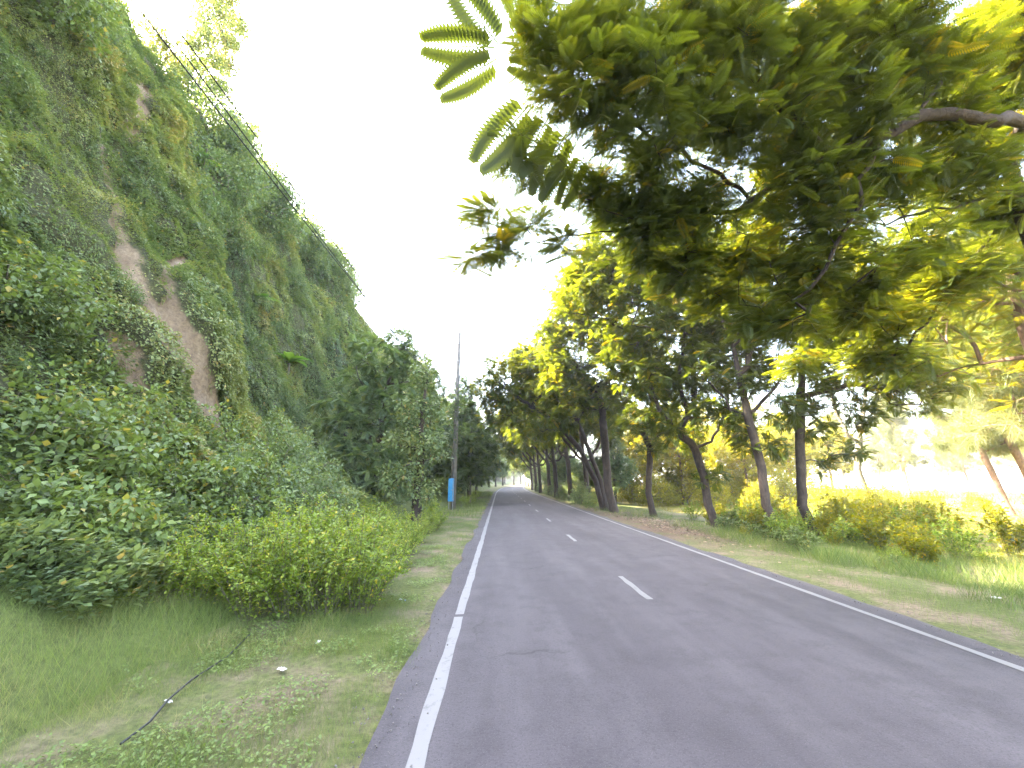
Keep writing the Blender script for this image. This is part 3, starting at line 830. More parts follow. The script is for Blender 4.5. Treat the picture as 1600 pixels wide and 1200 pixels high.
for px, Y, rz, s in [(982, 46, .2, .85), (1040, 42, 2.2, .9), (1078, 52, .8, 1.1), (1140, 44, 1.5, .9), (1185, 52, 2.5, 1.1), (1228, 46, 4.0, .9), (1290, 58, 5, 1.0), (1008, 58, 1, 1.1), (1110, 62, 3, 1.25), (1240, 68, 2, 1.2), (1060, 38, 5, .75), (1160, 37, 4.4, .7)]:
    b = gbase(px, Y)
    put(tall_lit, ult, tuple(b), rz, s, f'sunlit yellow-green tree behind the roadside trunks, {ORD[k]} in from the leaning pair', 'tree', 'sunlit young trees behind the roadside row'); k += 1

for X, Y, s, rz, lab in [(16.2, 11.0, 1.7, .4, 'sunlit yellow tree just beyond the trunk at the right edge, behind the overhanging limbs'), (25.0, 17.0, 1.7, 2.4, 'sunlit yellow tree at the right edge, farther back than the one by the trunk')]:
    put(feather, ufe, (X, Y, float(ground_h(X, Y))), rz, s * .85, lab, 'tree', 'sunlit trees at the right edge')

# bare-limbed sapling
sb = gbase(1345, 30)
sk = Skel(); sk.path([sb, at(1340, 735, 30), at(1343, 690, 30), at(1350, 640, 30), at(1355, 590, 30)], step=.5, wob=.02)
sk.limb([at(1325, 680, 30), at(1305, 640, 30), at(1290, 590, 30)], .5); sk.limb([at(1360, 640, 30), at(1385, 600, 30)], 1)
sk.limb([at(1322, 660, 30), at(1318, 610, 30)], 1)
A = blob_points(pb([(1355, 570, 30, 1.3), (1300, 590, 30, 1.1), (1385, 600, 30, .9)]), 8); D = sk.attach(A, 2.5)
tree_thing('sapling', sb, 'pale thin tree with mostly bare upswept limbs standing in the sunlit meadow edge', 'tree', None, sk, .22, fronds(A, D, FEATH, 5, .4, tone0=.6), M['roadtree'], M['twig'])

# ------------------------------------------------------------------ casuarinas in the meadow
def needles(A, D, per, L, tone=.5):
    n = len(A)
    pos = np.repeat(A, per, 0) + rdir(n * per) * .22
    d = np.repeat(D, per, 0) * .6 + rdir(n * per) * .75; d[:, 2] -= .35
    nn = rdir(n * per)
    s = L * (.5 + .7 * rng.random(n * per))
    t = tone + np.repeat((rng.random(n) - .5) * .5, per) + rng.normal(size=n * per) * .12
    return scatter(BLADE, pos, d, nn, s, t, s * .5)
def casuarina(h, lean, nb=36, seed=0, r0=.16, low=2.6):
    sk = Skel()
    sk.path([(0, 0, 0), (lean * .35, 0, h * .3), (lean * .75, .1, h * .65), (lean, .2, h)], step=.4, wob=.02)
    A = []
    for i in range(nb):
        z = low + (h - low) * (i + .5) / nb; th = i * 2.4 + rng.random() * .7
        L = (1 - (z - low) / (h - low) * .75) * 4.2 * (.6 + .5 * rng.random())
        x0 = lean * z / h
        tipp = np.array([x0 + math.cos(th) * L, math.sin(th) * L, z + .25 * L])
        sk.limb([(x0 + math.cos(th) * L * .5, math.sin(th) * L * .5, z + .22 * L), tuple(tipp)], low * .8)
        for j in range(9):
            t = .2 + .8 * j / 8
            A.append(np.array([x0, 0, z]) + (tipp - np.array([x0, 0, z])) * t + rng.normal(size=3) * .32)
    A = np.array(A); D = sk.attach(A, low * .8)
    return tree_thing('casuarina_tree', np.zeros(3), '', '', None, sk, r0, needles(A, D, 190, .70), M['needle'], M['barkred'])
cz = [casuarina(14, -2.6, 40, r0=.2, low=4.2), casuarina(13, .5, 44, r0=.19, low=3.2)]
uc = [[], []]
CZ = [(1552, 25, 0, .85, 0, 'leaning casuarina with a slim trunk, left of the crossed leaning pair in the meadow'),
      (1604, 24, 0, 1.0, .15, 'leaning casuarina with the thicker trunk, right of the leaning pair in the meadow'),
      (1405, 52, 1, 1.05, 1.2, 'upright casuarina alone in the pale sunlit meadow, right of the pale bare-limbed sapling'),
      (1500, 66, 1, 1.0, 2.2, 'thin casuarina far out in the meadow near the beach, left of the leaning pair'),
      (1470, 78, 0, .9, 2.8, 'thin casuarina leaning far out in the meadow, beside the upright far one'),
      (1365, 95, 1, 1.1, .4, 'distant casuarina by the beach, just right of the first tent'),
      (1310, 80, 1, 1.2, 4.1, 'distant casuarina behind the pale bare-limbed sapling'),
      (1720, 17, 1, 1.05, 3.0, 'tall casuarina at the right edge with feathery straw-coloured sprays'),
      (1585, 44, 1, 1.1, 5.2, 'broad casuarina behind the leaning pair in the meadow'),
      (1650, 33, 1, 1.1, .9, 'casuarina with low pale feathery boughs at the right edge, behind the leaning pair')]
for px, Y, kind, s, rz, lab in CZ:
    b = gbase(px, Y)
    put(cz[kind], uc[kind], tuple(b), rz if kind else rz * .3, s, lab, 'casuarina tree', 'casuarinas in the meadow')

# beach tents / parasols
for j, (px, Y, col, lab) in enumerate([(1362, 120, 'barkred', 'small dark pointed beach tent at the far edge of the meadow'), (1416, 112, 'tent', 'small blue ridge tent standing at the far edge of the meadow')]):
    b = gbase(px, Y, 0)
    h_, w_, l_ = (2.1, 1.2, 1.2) if j == 0 else (1.9, 2.6, 1.8)
    V = np.array([(-w_, -l_, 0), (w_, -l_, 0), (w_, l_, 0), (-w_, l_, 0), (-.6 * w_ * j, 0, h_), (.6 * w_ * j + .02, 0, h_)], float)
    F = [(0, 1, 5, 4), (2, 3, 4, 5)]; F3 = [(1, 2, 5), (3, 0, 4)]
    me = bpy.data.meshes.new('beach_tent'); me.from_pydata(V.tolist(), [], F + F3); me.update()
    o = thing('beach_tent', tuple(b), lab, 'tent')
    link('canopy', me, M[col], o)
    sk = Skel(); sk.path([(0, 0, 0), (0, 0, h_ + .35)], step=.4, wob=0)
    V, F = sk.mesh(.03, .02, flare=1)
    link('tent_pole', raw_mesh('tent_pole', V, F), M['steel'], o)

# ------------------------------------------------------------------ left side trees
def left_tree(base, limbs, blobs, r0, label, dens, per, size, tmpl, mat, tone, low=.8, name='broad_tree'):
    sk = Skel(); first = True
    for L in limbs:
        pts = [at(*q) for q in L]
        if first: sk.path([base] + pts, step=.4, wob=.03); first = False
        else: sk.limb(pts, low)
    A = blob_points(pb(blobs), dens); A = A[A[:, 2] > .5]
    D = sk.attach(A, low)
    ls = fronds(A, D, tmpl, per, size, -.02, tone0=tone) if tmpl is not LEAF4 else leaves(A, D, per, size, .35, tone)
    return tree_thing(name, base, label, 'tree', 'trees along the foot of the hillside', sk, r0, ls, M[mat], M['bark'])
left_tree(gbase(590, 22, -.3), [[(592, 700, 22), (600, 640, 22), (605, 600, 22)], [(580, 620, 22), (560, 590, 21.5)], [(610, 590, 22), (620, 550, 22.5)], [(570, 680, 21), (540, 660, 20.5)]],
          [(600, 570, 22, 1.7), (560, 610, 21, 1.4), (640, 580, 22.5, 1.6), (520, 650, 20, 1.3), (600, 650, 21, 1.5), (640, 640, 21.5, 1.4), (550, 720, 20, 1.4), (600, 730, 20, 1.4), (520, 720, 19.5, 1.1), (670, 610, 23, 1.3), (620, 530, 23, 1.1), (575, 545, 22.5, 1.0), (500, 760, 19, .9), (560, 780, 19, 1.0)],
          .17, 'broad feathery blue-green tree at the hillside foot, left of the vine-draped trunk', 22, 12, .42, FEATH, 'bluegreen', .50)
left_tree(gbase(655, 17.5, -.2), [[(657, 720, 17.5), (660, 640, 17.5), (668, 590, 17.6)], [(640, 700, 17.3), (620, 670, 17.2)]],
          [(660, 590, 17.6, .6), (640, 640, 17.3, .7), (675, 640, 17.6, .7), (655, 690, 17, .6), (640, 740, 16.8, .6), (680, 700, 17.4, .6), (660, 770, 17, .6), (625, 690, 17.2, .6), (610, 745, 16.8, .5)],
          .20, 'tree trunk draped in broad-leaved vines, just left of the blue box pole', 46, 28, .16, LEAF4, 'creeper', .38, .6, 'vine_draped_tree')
left_tree(gbase(735, 33, -.1), [[(735, 720, 33), (730, 680, 33)]],
          [(735, 690, 33, 1.8), (755, 660, 35, 1.5), (765, 715, 35, 1.4), (728, 610, 34, 1.2), (750, 735, 33, 1.2), (722, 640, 33, 1.3), (750, 700, 34, 1.4), (715, 700, 32.5, 1.4), (740, 730, 33, 1.2), (718, 745, 32, 1.1)],
          .15, 'rounded green tree behind the pole with the blue box', 32, 11, .44, FEATH, 'shrub', .25)
uq = ud
k = 0
for Y, X, rz, s in [(42, -4.9, .5, 1.3), (50, -4.7, 1.9, 1.45), (58, -5.2, 2.4, 1.45), (68, -5.0, .9, 1.6), (80, -5.4, 3.3, 1.3), (94, -4.8, 1.4, 1.4), (112, -4.4, 2, 1.5), (132, -4, 4, 1.6), (155, -3.4, 1, 1.8), (180, -1, 2.6, 2.0), (30, -7.6, 2.2, .95), (36, -7, 4.4, 1.0)]:
    put(dense, uq, (X + float(bend(Y)), Y, float(ground_h(X, Y)) - .1), rz, s, f'bushy tree on the left roadside, {ORD[k]} of those beyond the blue box' if k < 10 else ['dense blue-green tree close behind the broad feathery tree', 'dense tree behind the pole, against the foot of the hillside'][k - 10], 'tree', 'trees along the foot of the hillside'); k += 1
# trees beyond the end of the visible road
for j, (X, Y, s) in enumerate([(14, 185, 1.5), (24, 200, 1.5), (3, 215, 1.6), (32, 170, 1.4), (42, 190, 1.4)]):
    put(lit, ul, (X, Y, -.2), j * 1.3, s, f'sunlit tree where the road bends out of sight, {ORD[j]} of five', 'tree', 'sunlit trees past the bend')

for j, (X, Y, sc_) in enumerate([(-6, 232, 2.2), (3, 246, 2.4), (13, 250, 2.3), (22, 240, 2.3), (31, 236, 2.2), (40, 226, 2.2)]):
    put(dense, uq, (X, Y, -.3), j * 1.1, sc_, f'tall hazy green tree closing the far view past the road end, {ORD[j]} from left', 'tree', 'tall trees closing the view past the bend')
for j, (X, Y, sc_) in enumerate([(11.6, 138, 1.2), (14.0, 152, 1.7)]):
    put(lit, ul, (X, Y, -.2), j * 2.2, sc_, ['small sunlit yellow tree on the right where the road fades out', 'sunlit yellow tree at the right of the road end, behind the smaller one'][j], 'tree', 'sunlit trees past the bend')
# ------------------------------------------------------------------ shrubs
def shrub(blobs, dens, per, size, mat, tone, r0=.05, bm='twig', name='shrub', droop=-.25, tmpl=LEAF4, rr=.24):
    sk = Skel(); sk.path([(0, 0, -.2), (0, 0, .25)], step=.2, wob=.0)
    for j in range(5):
        th = j * 1.256 + .3
        sk.limb([(.35 * math.cos(th), .35 * math.sin(th), .6), (.8 * math.cos(th), .8 * math.sin(th), 1.1)])
    A = blob_points([(np.array(c), r) for c, r in blobs], dens, .6); A = A[A[:, 2] > .08]
    D = sk.attach(A, .0)
    o = thing(name, (0, 0, 0), '', '')
    V, F = sk.mesh(r0, .004, flare=1.1)
    link('stems', raw_mesh('stems', V, F), M[bm], o)
    link('foliage', raw_mesh('foliage', *leaves(A, D, per, size, rr, tone, tmpl=tmpl, droop=droop)), M[mat], o)
    return o
SHB = [shrub([((0, 0, .9), .9), ((.7, .2, .6), .7), ((-.7, -.1, .7), .7), ((.1, -.7, .6), .7), ((.2, .7, .7), .7), ((-.3, .3, 1.5), .55), ((.5, -.4, 1.3), .5)], 62, 34, .115, 'shrub', .56),
       shrub([((0, 0, 1.0), .8), ((.8, -.3, .7), .7), ((-.8, .2, .5), .6), ((.2, .7, .9), .6), ((-.1, -.8, .5), .7), ((.4, .1, 1.7), .45), ((-.6, -.5, 1.1), .5)], 60, 34, .092, 'shrub', .66),
       shrub([((0, 0, .8), .9), ((.8, .1, .5), .6), ((-.6, .5, .6), .6), ((0, -.8, .6), .6), ((.1, .1, 1.5), .6)], 60, 32, .095, 'bluegreen', .52)]
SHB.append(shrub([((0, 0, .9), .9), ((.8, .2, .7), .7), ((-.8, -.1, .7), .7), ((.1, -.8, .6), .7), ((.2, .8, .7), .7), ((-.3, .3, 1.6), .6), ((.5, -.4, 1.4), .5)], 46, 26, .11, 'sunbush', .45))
uS = [[], [], [], []]
# (px, Y, z of base, scale, kind, label)
SH = [(20, 6.6, .9, 1.15, 0), (120, 6.9, .5, 1.1, 0), (215, 7.3, .3, 1.05, 0), (40, 5.6, .1, .85, 0), (150, 5.9, .1, .9, 0), (290, 7.9, .35, .9, 1), (350, 8.8, .5, .95, 0), (430, 10.2, .6, .95, 1), (470, 10.6, .3, .85, 2), (390, 9.8, .9, .9, 2),
      (300, 10.0, 1.4, 1.0, 1), (210, 9.2, 1.7, 1.1, 1), (120, 8.6, 2.0, 1.15, 0), (40, 8.0, 2.1, 1.15, 1), (-40, 7.4, 1.6, 1.2, 0), (255, 8.7, 1.0, 1.0, 0), (170, 8.0, 1.3, 1.05, 1), (80, 7.5, 1.4, 1.1, 1), (500, 12.2, .6, .9, 2), (440, 12.5, 1.6, .95, 2), (370, 11.6, 1.9, .9, 1), (480, 14.5, 1.4, 1.0, 2), (420, 14.8, 2.6, .9, 1), (-30, 5.6, .1, 1.0, 0), (-90, 6.4, .8, 1.2, 0)]
SL = ['large-leaved shrub at the left edge, above the dark hollow', 'large-leaved shrub second in from the left edge of the thicket', 'large-leaved shrub behind the yellow-green weeds, third in from the left edge', 'low large-leaved shrub at the left edge beside the dark hollow at the ground',
      'low large-leaved shrub right of the dark hollow at the ground', 'fine-leaved shrub directly behind the top of the yellow-green weeds', 'rounded shrub in the thicket, above the right part of the weeds', 'fine-leaved shrub near the right end of the thicket',
      'dark green shrub at the right end of the thicket', 'dark shrub in the thicket just below the foot of the bare slide', 'yellowish shrub right below the bare soil slide', 'yellow-green shrub higher on the slope, left of the slide foot', 'big shrub high on the slope at the left, below the cliff face',
      'fine-leaved big shrub high on the slope at the left edge', 'outermost shrub of the upper slope at the left edge', 'large-leaved shrub in the middle of the thicket', 'fine-leaved shrub in the middle of the thicket, left of the middle large-leaved one', 'fine-leaved shrub in the left of the thicket, mid-height',
      'dark blue-green shrub between the thicket end and the broad feathery tree', 'dark shrub right of the slide foot, behind the thicket', 'light shrub at the very foot of the slide, behind the dark one', 'dark shrub against the foot of the hillside, beside the broad feathery tree', 'light shrub on the slope just right of the slide foot', 'low shrub at the left edge in front of the thicket', 'tall shrub at the outer left edge of the thicket']
for (px, Y, z, s, kd), lab in zip(SH, SL):
    b = at(px, 700, Y)
    put(SHB[kd], uS[kd], (b[0], Y, z - .15), rng.random() * 6.3, s * 1.08, lab, 'shrub', 'shrubs of the thicket below the hillside')

# yellow-green weeds on the verge, each an upright many-stemmed plant
def weed(h, rad, nst, nl, lsz, mat, tone, name='weed_plant'):
    o = thing(name, (0, 0, 0), '', '')
    sk = Skel(); A, D = [], []
    root = sk.add((0, 0, -.03), -1)
    for j in range(nst):
        th = rng.random() * 6.283; r = rad * rng.random() ** .5
        b = np.array([.25 * r * math.cos(th), .25 * r * math.sin(th), .02])
        e = np.array([r * math.cos(th), r * math.sin(th), h * (.55 + .5 * rng.random()) * (1 - .35 * (r / rad) ** 2)])
        i0 = sk.add(b, root); m_ = b + (e - b) * .5 + np.array([0, 0, .08 * h]) + rng.normal(size=3) * .03
        i1 = sk.add(m_, i0); sk.add(e, i1)
        ts = rng.random(nl) ** .6
        q = np.where(ts[:, None] < .5, b + (m_ - b) * ts[:, None] * 2, m_ + (e - m_) * (ts[:, None] * 2 - 1))
        q = q + rdir(nl) * .07 * rng.random((nl, 1))
        A.append(q); dd = rdir(nl) * .9; dd[:, 2] = dd[:, 2] * .5 + .25; D.append(dd)
    A = np.concatenate(A); D = np.concatenate(D)
    V, F = sk.mesh(.012, .0035, flare=1)
    link('stems', raw_mesh('stems', V, F), M['twig'], o)
    t = tone + (A[:, 2] / h - .5) * .25 + rng.normal(size=len(A)) * .17
    t = np.where(rng.random(len(A)) < .03, 1, t)
    nn = np.array([0, 0, 1.]) + rdir(len(A)) * .6
    link('foliage', raw_mesh('foliage', *scatter(LEAF2, A, D, nn, lsz * (.6 + .8 * rng.random(len(A))), t)), M[mat], o)
    return o
WD = [weed(1.2, .62, 40, 92, .046, 'weed', .50), weed(1.05, .66, 36, 90, .041, 'weed', .60), weed(.6, .5, 26, 60, .055, 'weed', .42)]
uW = [[], [], []]
WP = [(575, 6.3, 0, .95), (520, 6.2, 1, 1.0), (470, 6.1, 0, 1.0), (420, 6.0, 1, 1.0), (545, 7.0, 0, 1.05), (485, 6.9, 1, 1.1), (430, 6.9, 0, 1.05), (370, 6.4, 1, .95), (330, 6.0, 0, .85), (280, 5.8, 1, .8), (560, 8.0, 1, 1.05), (500, 7.9, 0, 1.1), (445, 8.0, 1, 1.1), (380, 7.3, 0, 1.0), (590, 7.2, 1, .85), (240, 5.7, 2, 1.2), (590, 8.8, 0, .95), (530, 9.2, 1, 1.05),
      (470, 9.3, 0, 1.0), (320, 6.8, 1, .95), (622, 9.6, 1, .8), (640, 11, 0, .75), (600, 11, 1, .9), (655, 12.8, 1, .75), (625, 13.2, 0, .8), (680, 16, 0, .8), (665, 15, 1, .8), (668, 20, 1, .9), (672, 23, 0, .9), (730, 30, 1, .9), (740, 36, 0, 1.0), (560, 12, 1, 1.0), (590, 14.5, 0, 1.0)]
for j, (px, Y, kd, s) in enumerate(WP):
    b = at(px, 800, Y)
    lab = ('yellow-green weed plant on the left verge, in the dense clump before the thicket' if j < 20 and kd < 2 else
           'low leafy weed at the left tip of the yellow-green clump' if kd == 2 else 'yellow-green weed standing along the left verge between the clump and the far trees')
    put(WD[kd], uW[kd], (b[0], Y, float(ground_h(b[0], Y))), rng.random() * 6.3, s * (1.18 if j < 20 else 1.1), lab, 'weed plant', 'weeds in the dense verge clump' if j < 20 and kd < 2 else 'weeds further along the left verge')

# undergrowth along the right verge
RP = []
for j in range(112):
    y_ = 8.5 + 13.5 * rng.random(); x_ = (8.3 if j < 74 else 10.6) + 6.5 * rng.random() ** 1.1 + max(0, (y_ - 14) * .25)
    RP.append((x_, y_, 2 if rng.random() < (.55 if x_ < 9.8 else .15) else (0 if rng.random() < .5 else 1), (.35 + (.9 if j < 74 else 1.15) * rng.random() ** 1.3)))
WD2 = [weed(1.3, .6, 26, 54, .085, 'sunbush', .35), weed(1.15, .7, 26, 52, .075, 'weed', .45), weed(.6, .6, 22, 40, .075, 'shrub', .38)]
uW2 = [[], [], []]
for j, (bx, Y, kd, s) in enumerate(RP):
    b = (bx, Y)
    s *= 1.25 if kd == 2 else .95
    put(WD2[kd], uW2[kd], (b[0], Y, float(ground_h(b[0], Y)) - .02), rng.random() * 6.3, s,
        'low dark green weed along the right verge below the trunks' if kd == 2 else 'taller leafy weed behind the right verge at the meadow edge', 'weed plant', 'low weeds along the right verge' if kd == 2 else 'tall weeds at the meadow edge')
# sunlit bushes behind the right trees
k = 0
for px, Y, kd, s in [(1000, 44, 1, 1.6), (1040, 42, 0, 1.5), (1065, 38, 1, 1.5), (1090, 44, 0, 1.7), (1130, 37, 1, 1.3), (1160, 40, 0, 1.5), (1215, 36, 1, 1.2), (1200, 44, 0, 1.7), (1280, 30, 0, .9), (1320, 29, 1, .9), (1365, 27, 0, .8), (1430, 26, 1, .7), (1250, 40, 1, 1.4), (975, 50, 0, 1.6), (958, 58, 1, 1.8), (1500, 28, 1, .6), (1060, 52, 1, 1.9), (1140, 52, 0, 1.9), (1410, 22, 1, .6), (1340, 24, 0, .8), (1020, 36, 0, 1.2), (1105, 34, 1, 1.1), (1180, 33, 0, 1.0)]:
    b = gbase(px, Y)
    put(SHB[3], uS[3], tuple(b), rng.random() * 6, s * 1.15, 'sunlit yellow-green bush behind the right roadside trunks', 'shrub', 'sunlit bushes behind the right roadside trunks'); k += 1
for px, Y, kd, s, lab in [(905, 33, 2, .9, 'dark bush at the foot of the far right trees, left of the leaning trunks'), (885, 42, 2, 1.0, 'dark bush at the foot of the far right trees, second from the leaning trunks'), (868, 52, 2, 1.1, 'dark bush at the foot of the far right trees, third from the leaning trunks'), (922, 29, 1, .6, 'small green bush just behind the leaning pair of trunks'), (925, 38, 2, 1.6, 'tall dark bush filling the gap behind the leaning trunks'), (895, 48, 2, 1.7, 'tall dark bush beneath the far right row, left of the one behind the leaning trunks'), (875, 60, 2, 1.8, 'tall dark bush beneath the far right row, about midway to the bend'), (858, 74, 2, 1.9, 'tall dark bush beneath the far right row, past midway to the bend'), (845, 92, 2, 2.0, 'tall dark bush beneath the far right row, last before the yellow gap')]:
    b = gbase(px, Y); put(SHB[kd], uS[kd], tuple(b), rng.random() * 6, s, lab, 'shrub', 'bushes under the far right trees')

# shrubs on and over the cliff
CS = [(300, 235, 16.5, 1.0), (345, 240, 18, 1.2), (390, 265, 20, 1.2), (425, 300, 21, 1.1), (450, 320, 23, 1.2), (480, 345, 25, 1.2), (505, 365, 27, 1.2), (525, 385, 29, 1.3), (320, 290, 17.5, 1.1), (370, 310, 19, 1.2), (410, 350, 20.5, 1.2), (450, 380, 23, 1.2), (300, 330, 16.8, .9), (350, 370, 18.5, 1.0),
      (490, 420, 26, 1.1), (540, 420, 33, 1.3), (555, 450, 38, 1.2)]
ub = uS[2]
def on_hill(px, py, lo=5, hi=60):
    """where the sight line of a photo point meets the hillside"""
    best, bp = 1e9, None
    for a in np.arange(4.5, ARC_TOP + 3, .25):
        q = hill(np.arange(lo, hi, .25), np.full(int((hi - lo) / .25), a))
        Y = q[:, 1]
        e = at(px, py, 1.0) - np.array([0, 0, CAM_H]); t = Y
        d = np.hypot(q[:, 0] - e[0] * t, q[:, 2] - CAM_H - e[2] * t) / (1 + .02 * Y)
        j = int(np.argmin(d))
        if d[j] < best: best, bp = d[j], (q[j], a)
    return bp
CL = 'dark green shrub leaning out from the upper hillside beyond the bare slide'
for px, py, Y, s in CS:
    q, a = on_hill(px, py, max(6, Y - 5), Y + 6)
    put(SHB[2], ub, (q[0] - .3, q[1], q[2] - .5), rng.random() * 6, s * (1.1 + .7 * rng.random()), CL, 'shrub', 'shrubs leaning out from the upper hillside')
for px, py, s, kd, lab in [(120, 40, 1.2, 2, 'dark overhanging shrub at the top of the near cliff bulge'), (160, 75, 1.0, 2, 'dark shrub hanging just under the near cliff top'), (70, 30, 1.3, 0, 'shrub at the top left corner on the near cliff'), (185, 465, .5, 2, 'small dark bush on the cliff face left of the bare slide'), (325, 480, .45, 2, 'small dark bush on the cliff face right of the bare slide'), (30, 490, 1.0, 0, 'leafy shrub on the cliff face at the left edge'), (395, 395, .9, 1, 'light green shrub arching out of the hillside recess')]:
    q, a = on_hill(px, py, 6, 24)
    put(SHB[kd], uS[kd], (q[0] - .2, q[1], q[2] - .4 * s), rng.random() * 6, s, lab, 'shrub', 'single shrubs on the near cliff')
rs = np.random.default_rng(31)
for j in range(64):
    Y = (6.5 + 8.0 * rs.random()) if j < 22 else (14.5 + 26 * rs.random())
    a = 6.5 + (ARC_TOP - 7.5) * rs.random()
    q = hill(np.array([Y]), np.array([a]))[0]
    if slide(np.array([Y]), np.array([q[2]]))[0] > .02: continue
    s_ = (.28 + .25 * rs.random()) if Y < 14.5 else (.4 + .5 * rs.random())
    kd = [1, 1, 2][int(rs.random() * 3)]
    put(SHB[kd], uS[kd], (q[0] - .15, q[1], q[2] - .5 * s_), rs.random() * 6, s_, 'leafy clump clinging to the creeper-covered face of the near cliff bulge' if Y < 14.5 else 'leafy clump clinging to the hillside face beyond the bare slide', 'shrub', 'leafy clumps on the near cliff face' if Y < 14.5 else 'leafy clumps on the farther hillside face')
# shrubs along the crest, in the sun
for j, Y in enumerate(np.concatenate([np.arange(5.5, 46, .95), np.arange(46.5, 120, 2.2)])):
    q = hill(np.array([Y]), np.array([ARC_TOP + .3 + 1.2 * rng.random()]))[0]
    put(SHB[j % 2], uS[j % 2], (q[0] - .4, q[1], q[2] - .5), rng.random() * 6, (.45 + .95 * rng.random() ** 1.6) * (1.6 if Y > 46 else 1), 'sunlit shrub on the crest of the hillside', 'shrub', 'shrubs on the crest of the hillside')

for Y, sc_ in [(17.4, 1.25), (19.3, 1.5), (21.4, 1.2), (24.2, 1.55), (26.4, 1.1), (29.3, 1.6), (33.2, 1.35), (36.8, 1.7), (39.2, 1.3)]:
    q = hill(np.array([Y]), np.array([ARC_TOP - .2]))[0]
    put(SHB[2], uS[2], (q[0] - .1, q[1], q[2] - .5), Y * 1.7, (sc_ * 1.1, sc_ * 1.1, sc_ * 1.4), 'big dark shrub bulging from the brow of the hillside beyond the near bulge', 'shrub', 'big shrubs on the brow of the hillside')

# thin trees on the crest
def crest_tree(h, w_, nb, lab, px, Y, az, tone=.55):
    q = hill(np.array([Y]), np.array([ARC_TOP + .8]))[0]
    sk = Skel(); sk.path([q + (0, 0, -.4), q + (.1, 0, h * .4), q + (.5 * az, .1, h * .75), q + (.8 * az, .1, h)], step=.3, wob=.04)
    bl = []
    for i in range(nb):
        t = .3 + .7 * i / (nb - 1); th = i * 2.4
        bl.append((q + np.array([.8 * az * t + w_ * math.cos(th) * (1.15 - t * .6), w_ * math.sin(th), h * t]), .5))
    A = blob_points(bl, 42, .3); D = sk.attach(A, q[2] + h * .15)
    tree_thing('crest_tree', q, lab, 'tree', 'thin trees on the crest of the hillside', sk, .07, leaves(A, D, 46, .14, .36, tone), M['creeper'], M['twig'], .005)
crest_tree(9.2, 1.0, 28, 'tall thin wispy tree standing on the hillside crest against the white sky', 320, 18.3, .9)
crest_tree(3.6, .7, 9, 'shorter thin tree on the crest just right of the tall wispy one', 390, 21.5, .7)
crest_tree(3.0, .8, 8, 'small yellow-lit tree on the crest left of the tall wispy one', 260, 16.2, .3)
crest_tree(2.6, .7, 8, 'small tree sticking up from the crest beyond the shorter thin one', 430, 24.5, .6)
crest_tree(2.6, .8, 8, 'small tree on the far crest before the hillside drops out of sight', 530, 35, .6)

# banana-like plants rooted in the cliff
def banana():
    o = thing('banana_plant', (0, 0, 0), '', '')
    sk = Skel(); sk.path([(0, 0, -.15), (0.05, 0, .45)], step=.15, wob=0)
    V, F = sk.mesh(.07, .05, flare=1.1); link('stem', raw_mesh('stem', V, F), M['twig'], o)
    K = 7; TV, TF = [], []
    for i in range(K):
        t = i / (K - 1); wv = .17 * math.sin(math.pi * (.06 + .90 * t)) + .005
        TV += [(t * (1 - .2 * t * t), wv, .08 - .5 * t * t), (t * (1 - .2 * t * t), 0, .04 - .5 * t * t), (t * (1 - .2 * t * t), -wv, .08 - .5 * t * t)]
        if i:
            b = 3 * i
            for c in (0, 1): TF += [(b - 3 + c, b + c, b + c + 1), (b - 3 + c, b + c + 1, b - 2 + c)]
    n = 9; th = np.arange(n) * 2.4
    d = np.stack([np.cos(th), np.sin(th), .5 + .5 * rng.random(n)], 1)
    for j in range(n):
        V, F, T = scatter((np.array(TV), np.array(TF)), np.array([[.03, 0, .42]]), d[j:j + 1], np.array([[0, 0, 1.]]), np.array([1.0 + .35 * rng.random()]), np.array([rng.random()]))
        link('leaf', raw_mesh('leaf', V, F, T), M['banana'], o)
    return o
bn = banana(); ubn = []
for px, py, s, lab in [(450, 578, 1.0, 'banana plant rooted on the hillside left of the broad feathery tree'), (400, 478, .8, 'banana plant growing higher on the hillside, right of the near cliff bulge'), (295, 262, .7, 'banana plant sticking out below the crest of the hillside')]:
    q, a = on_hill(px, py, 10, 30)
    put(bn, ubn, (q[0] + .15, q[1], q[2] - .1), rng.random() * 6, s * 1.2, lab, 'banana plant', 'banana plants on the hillside')

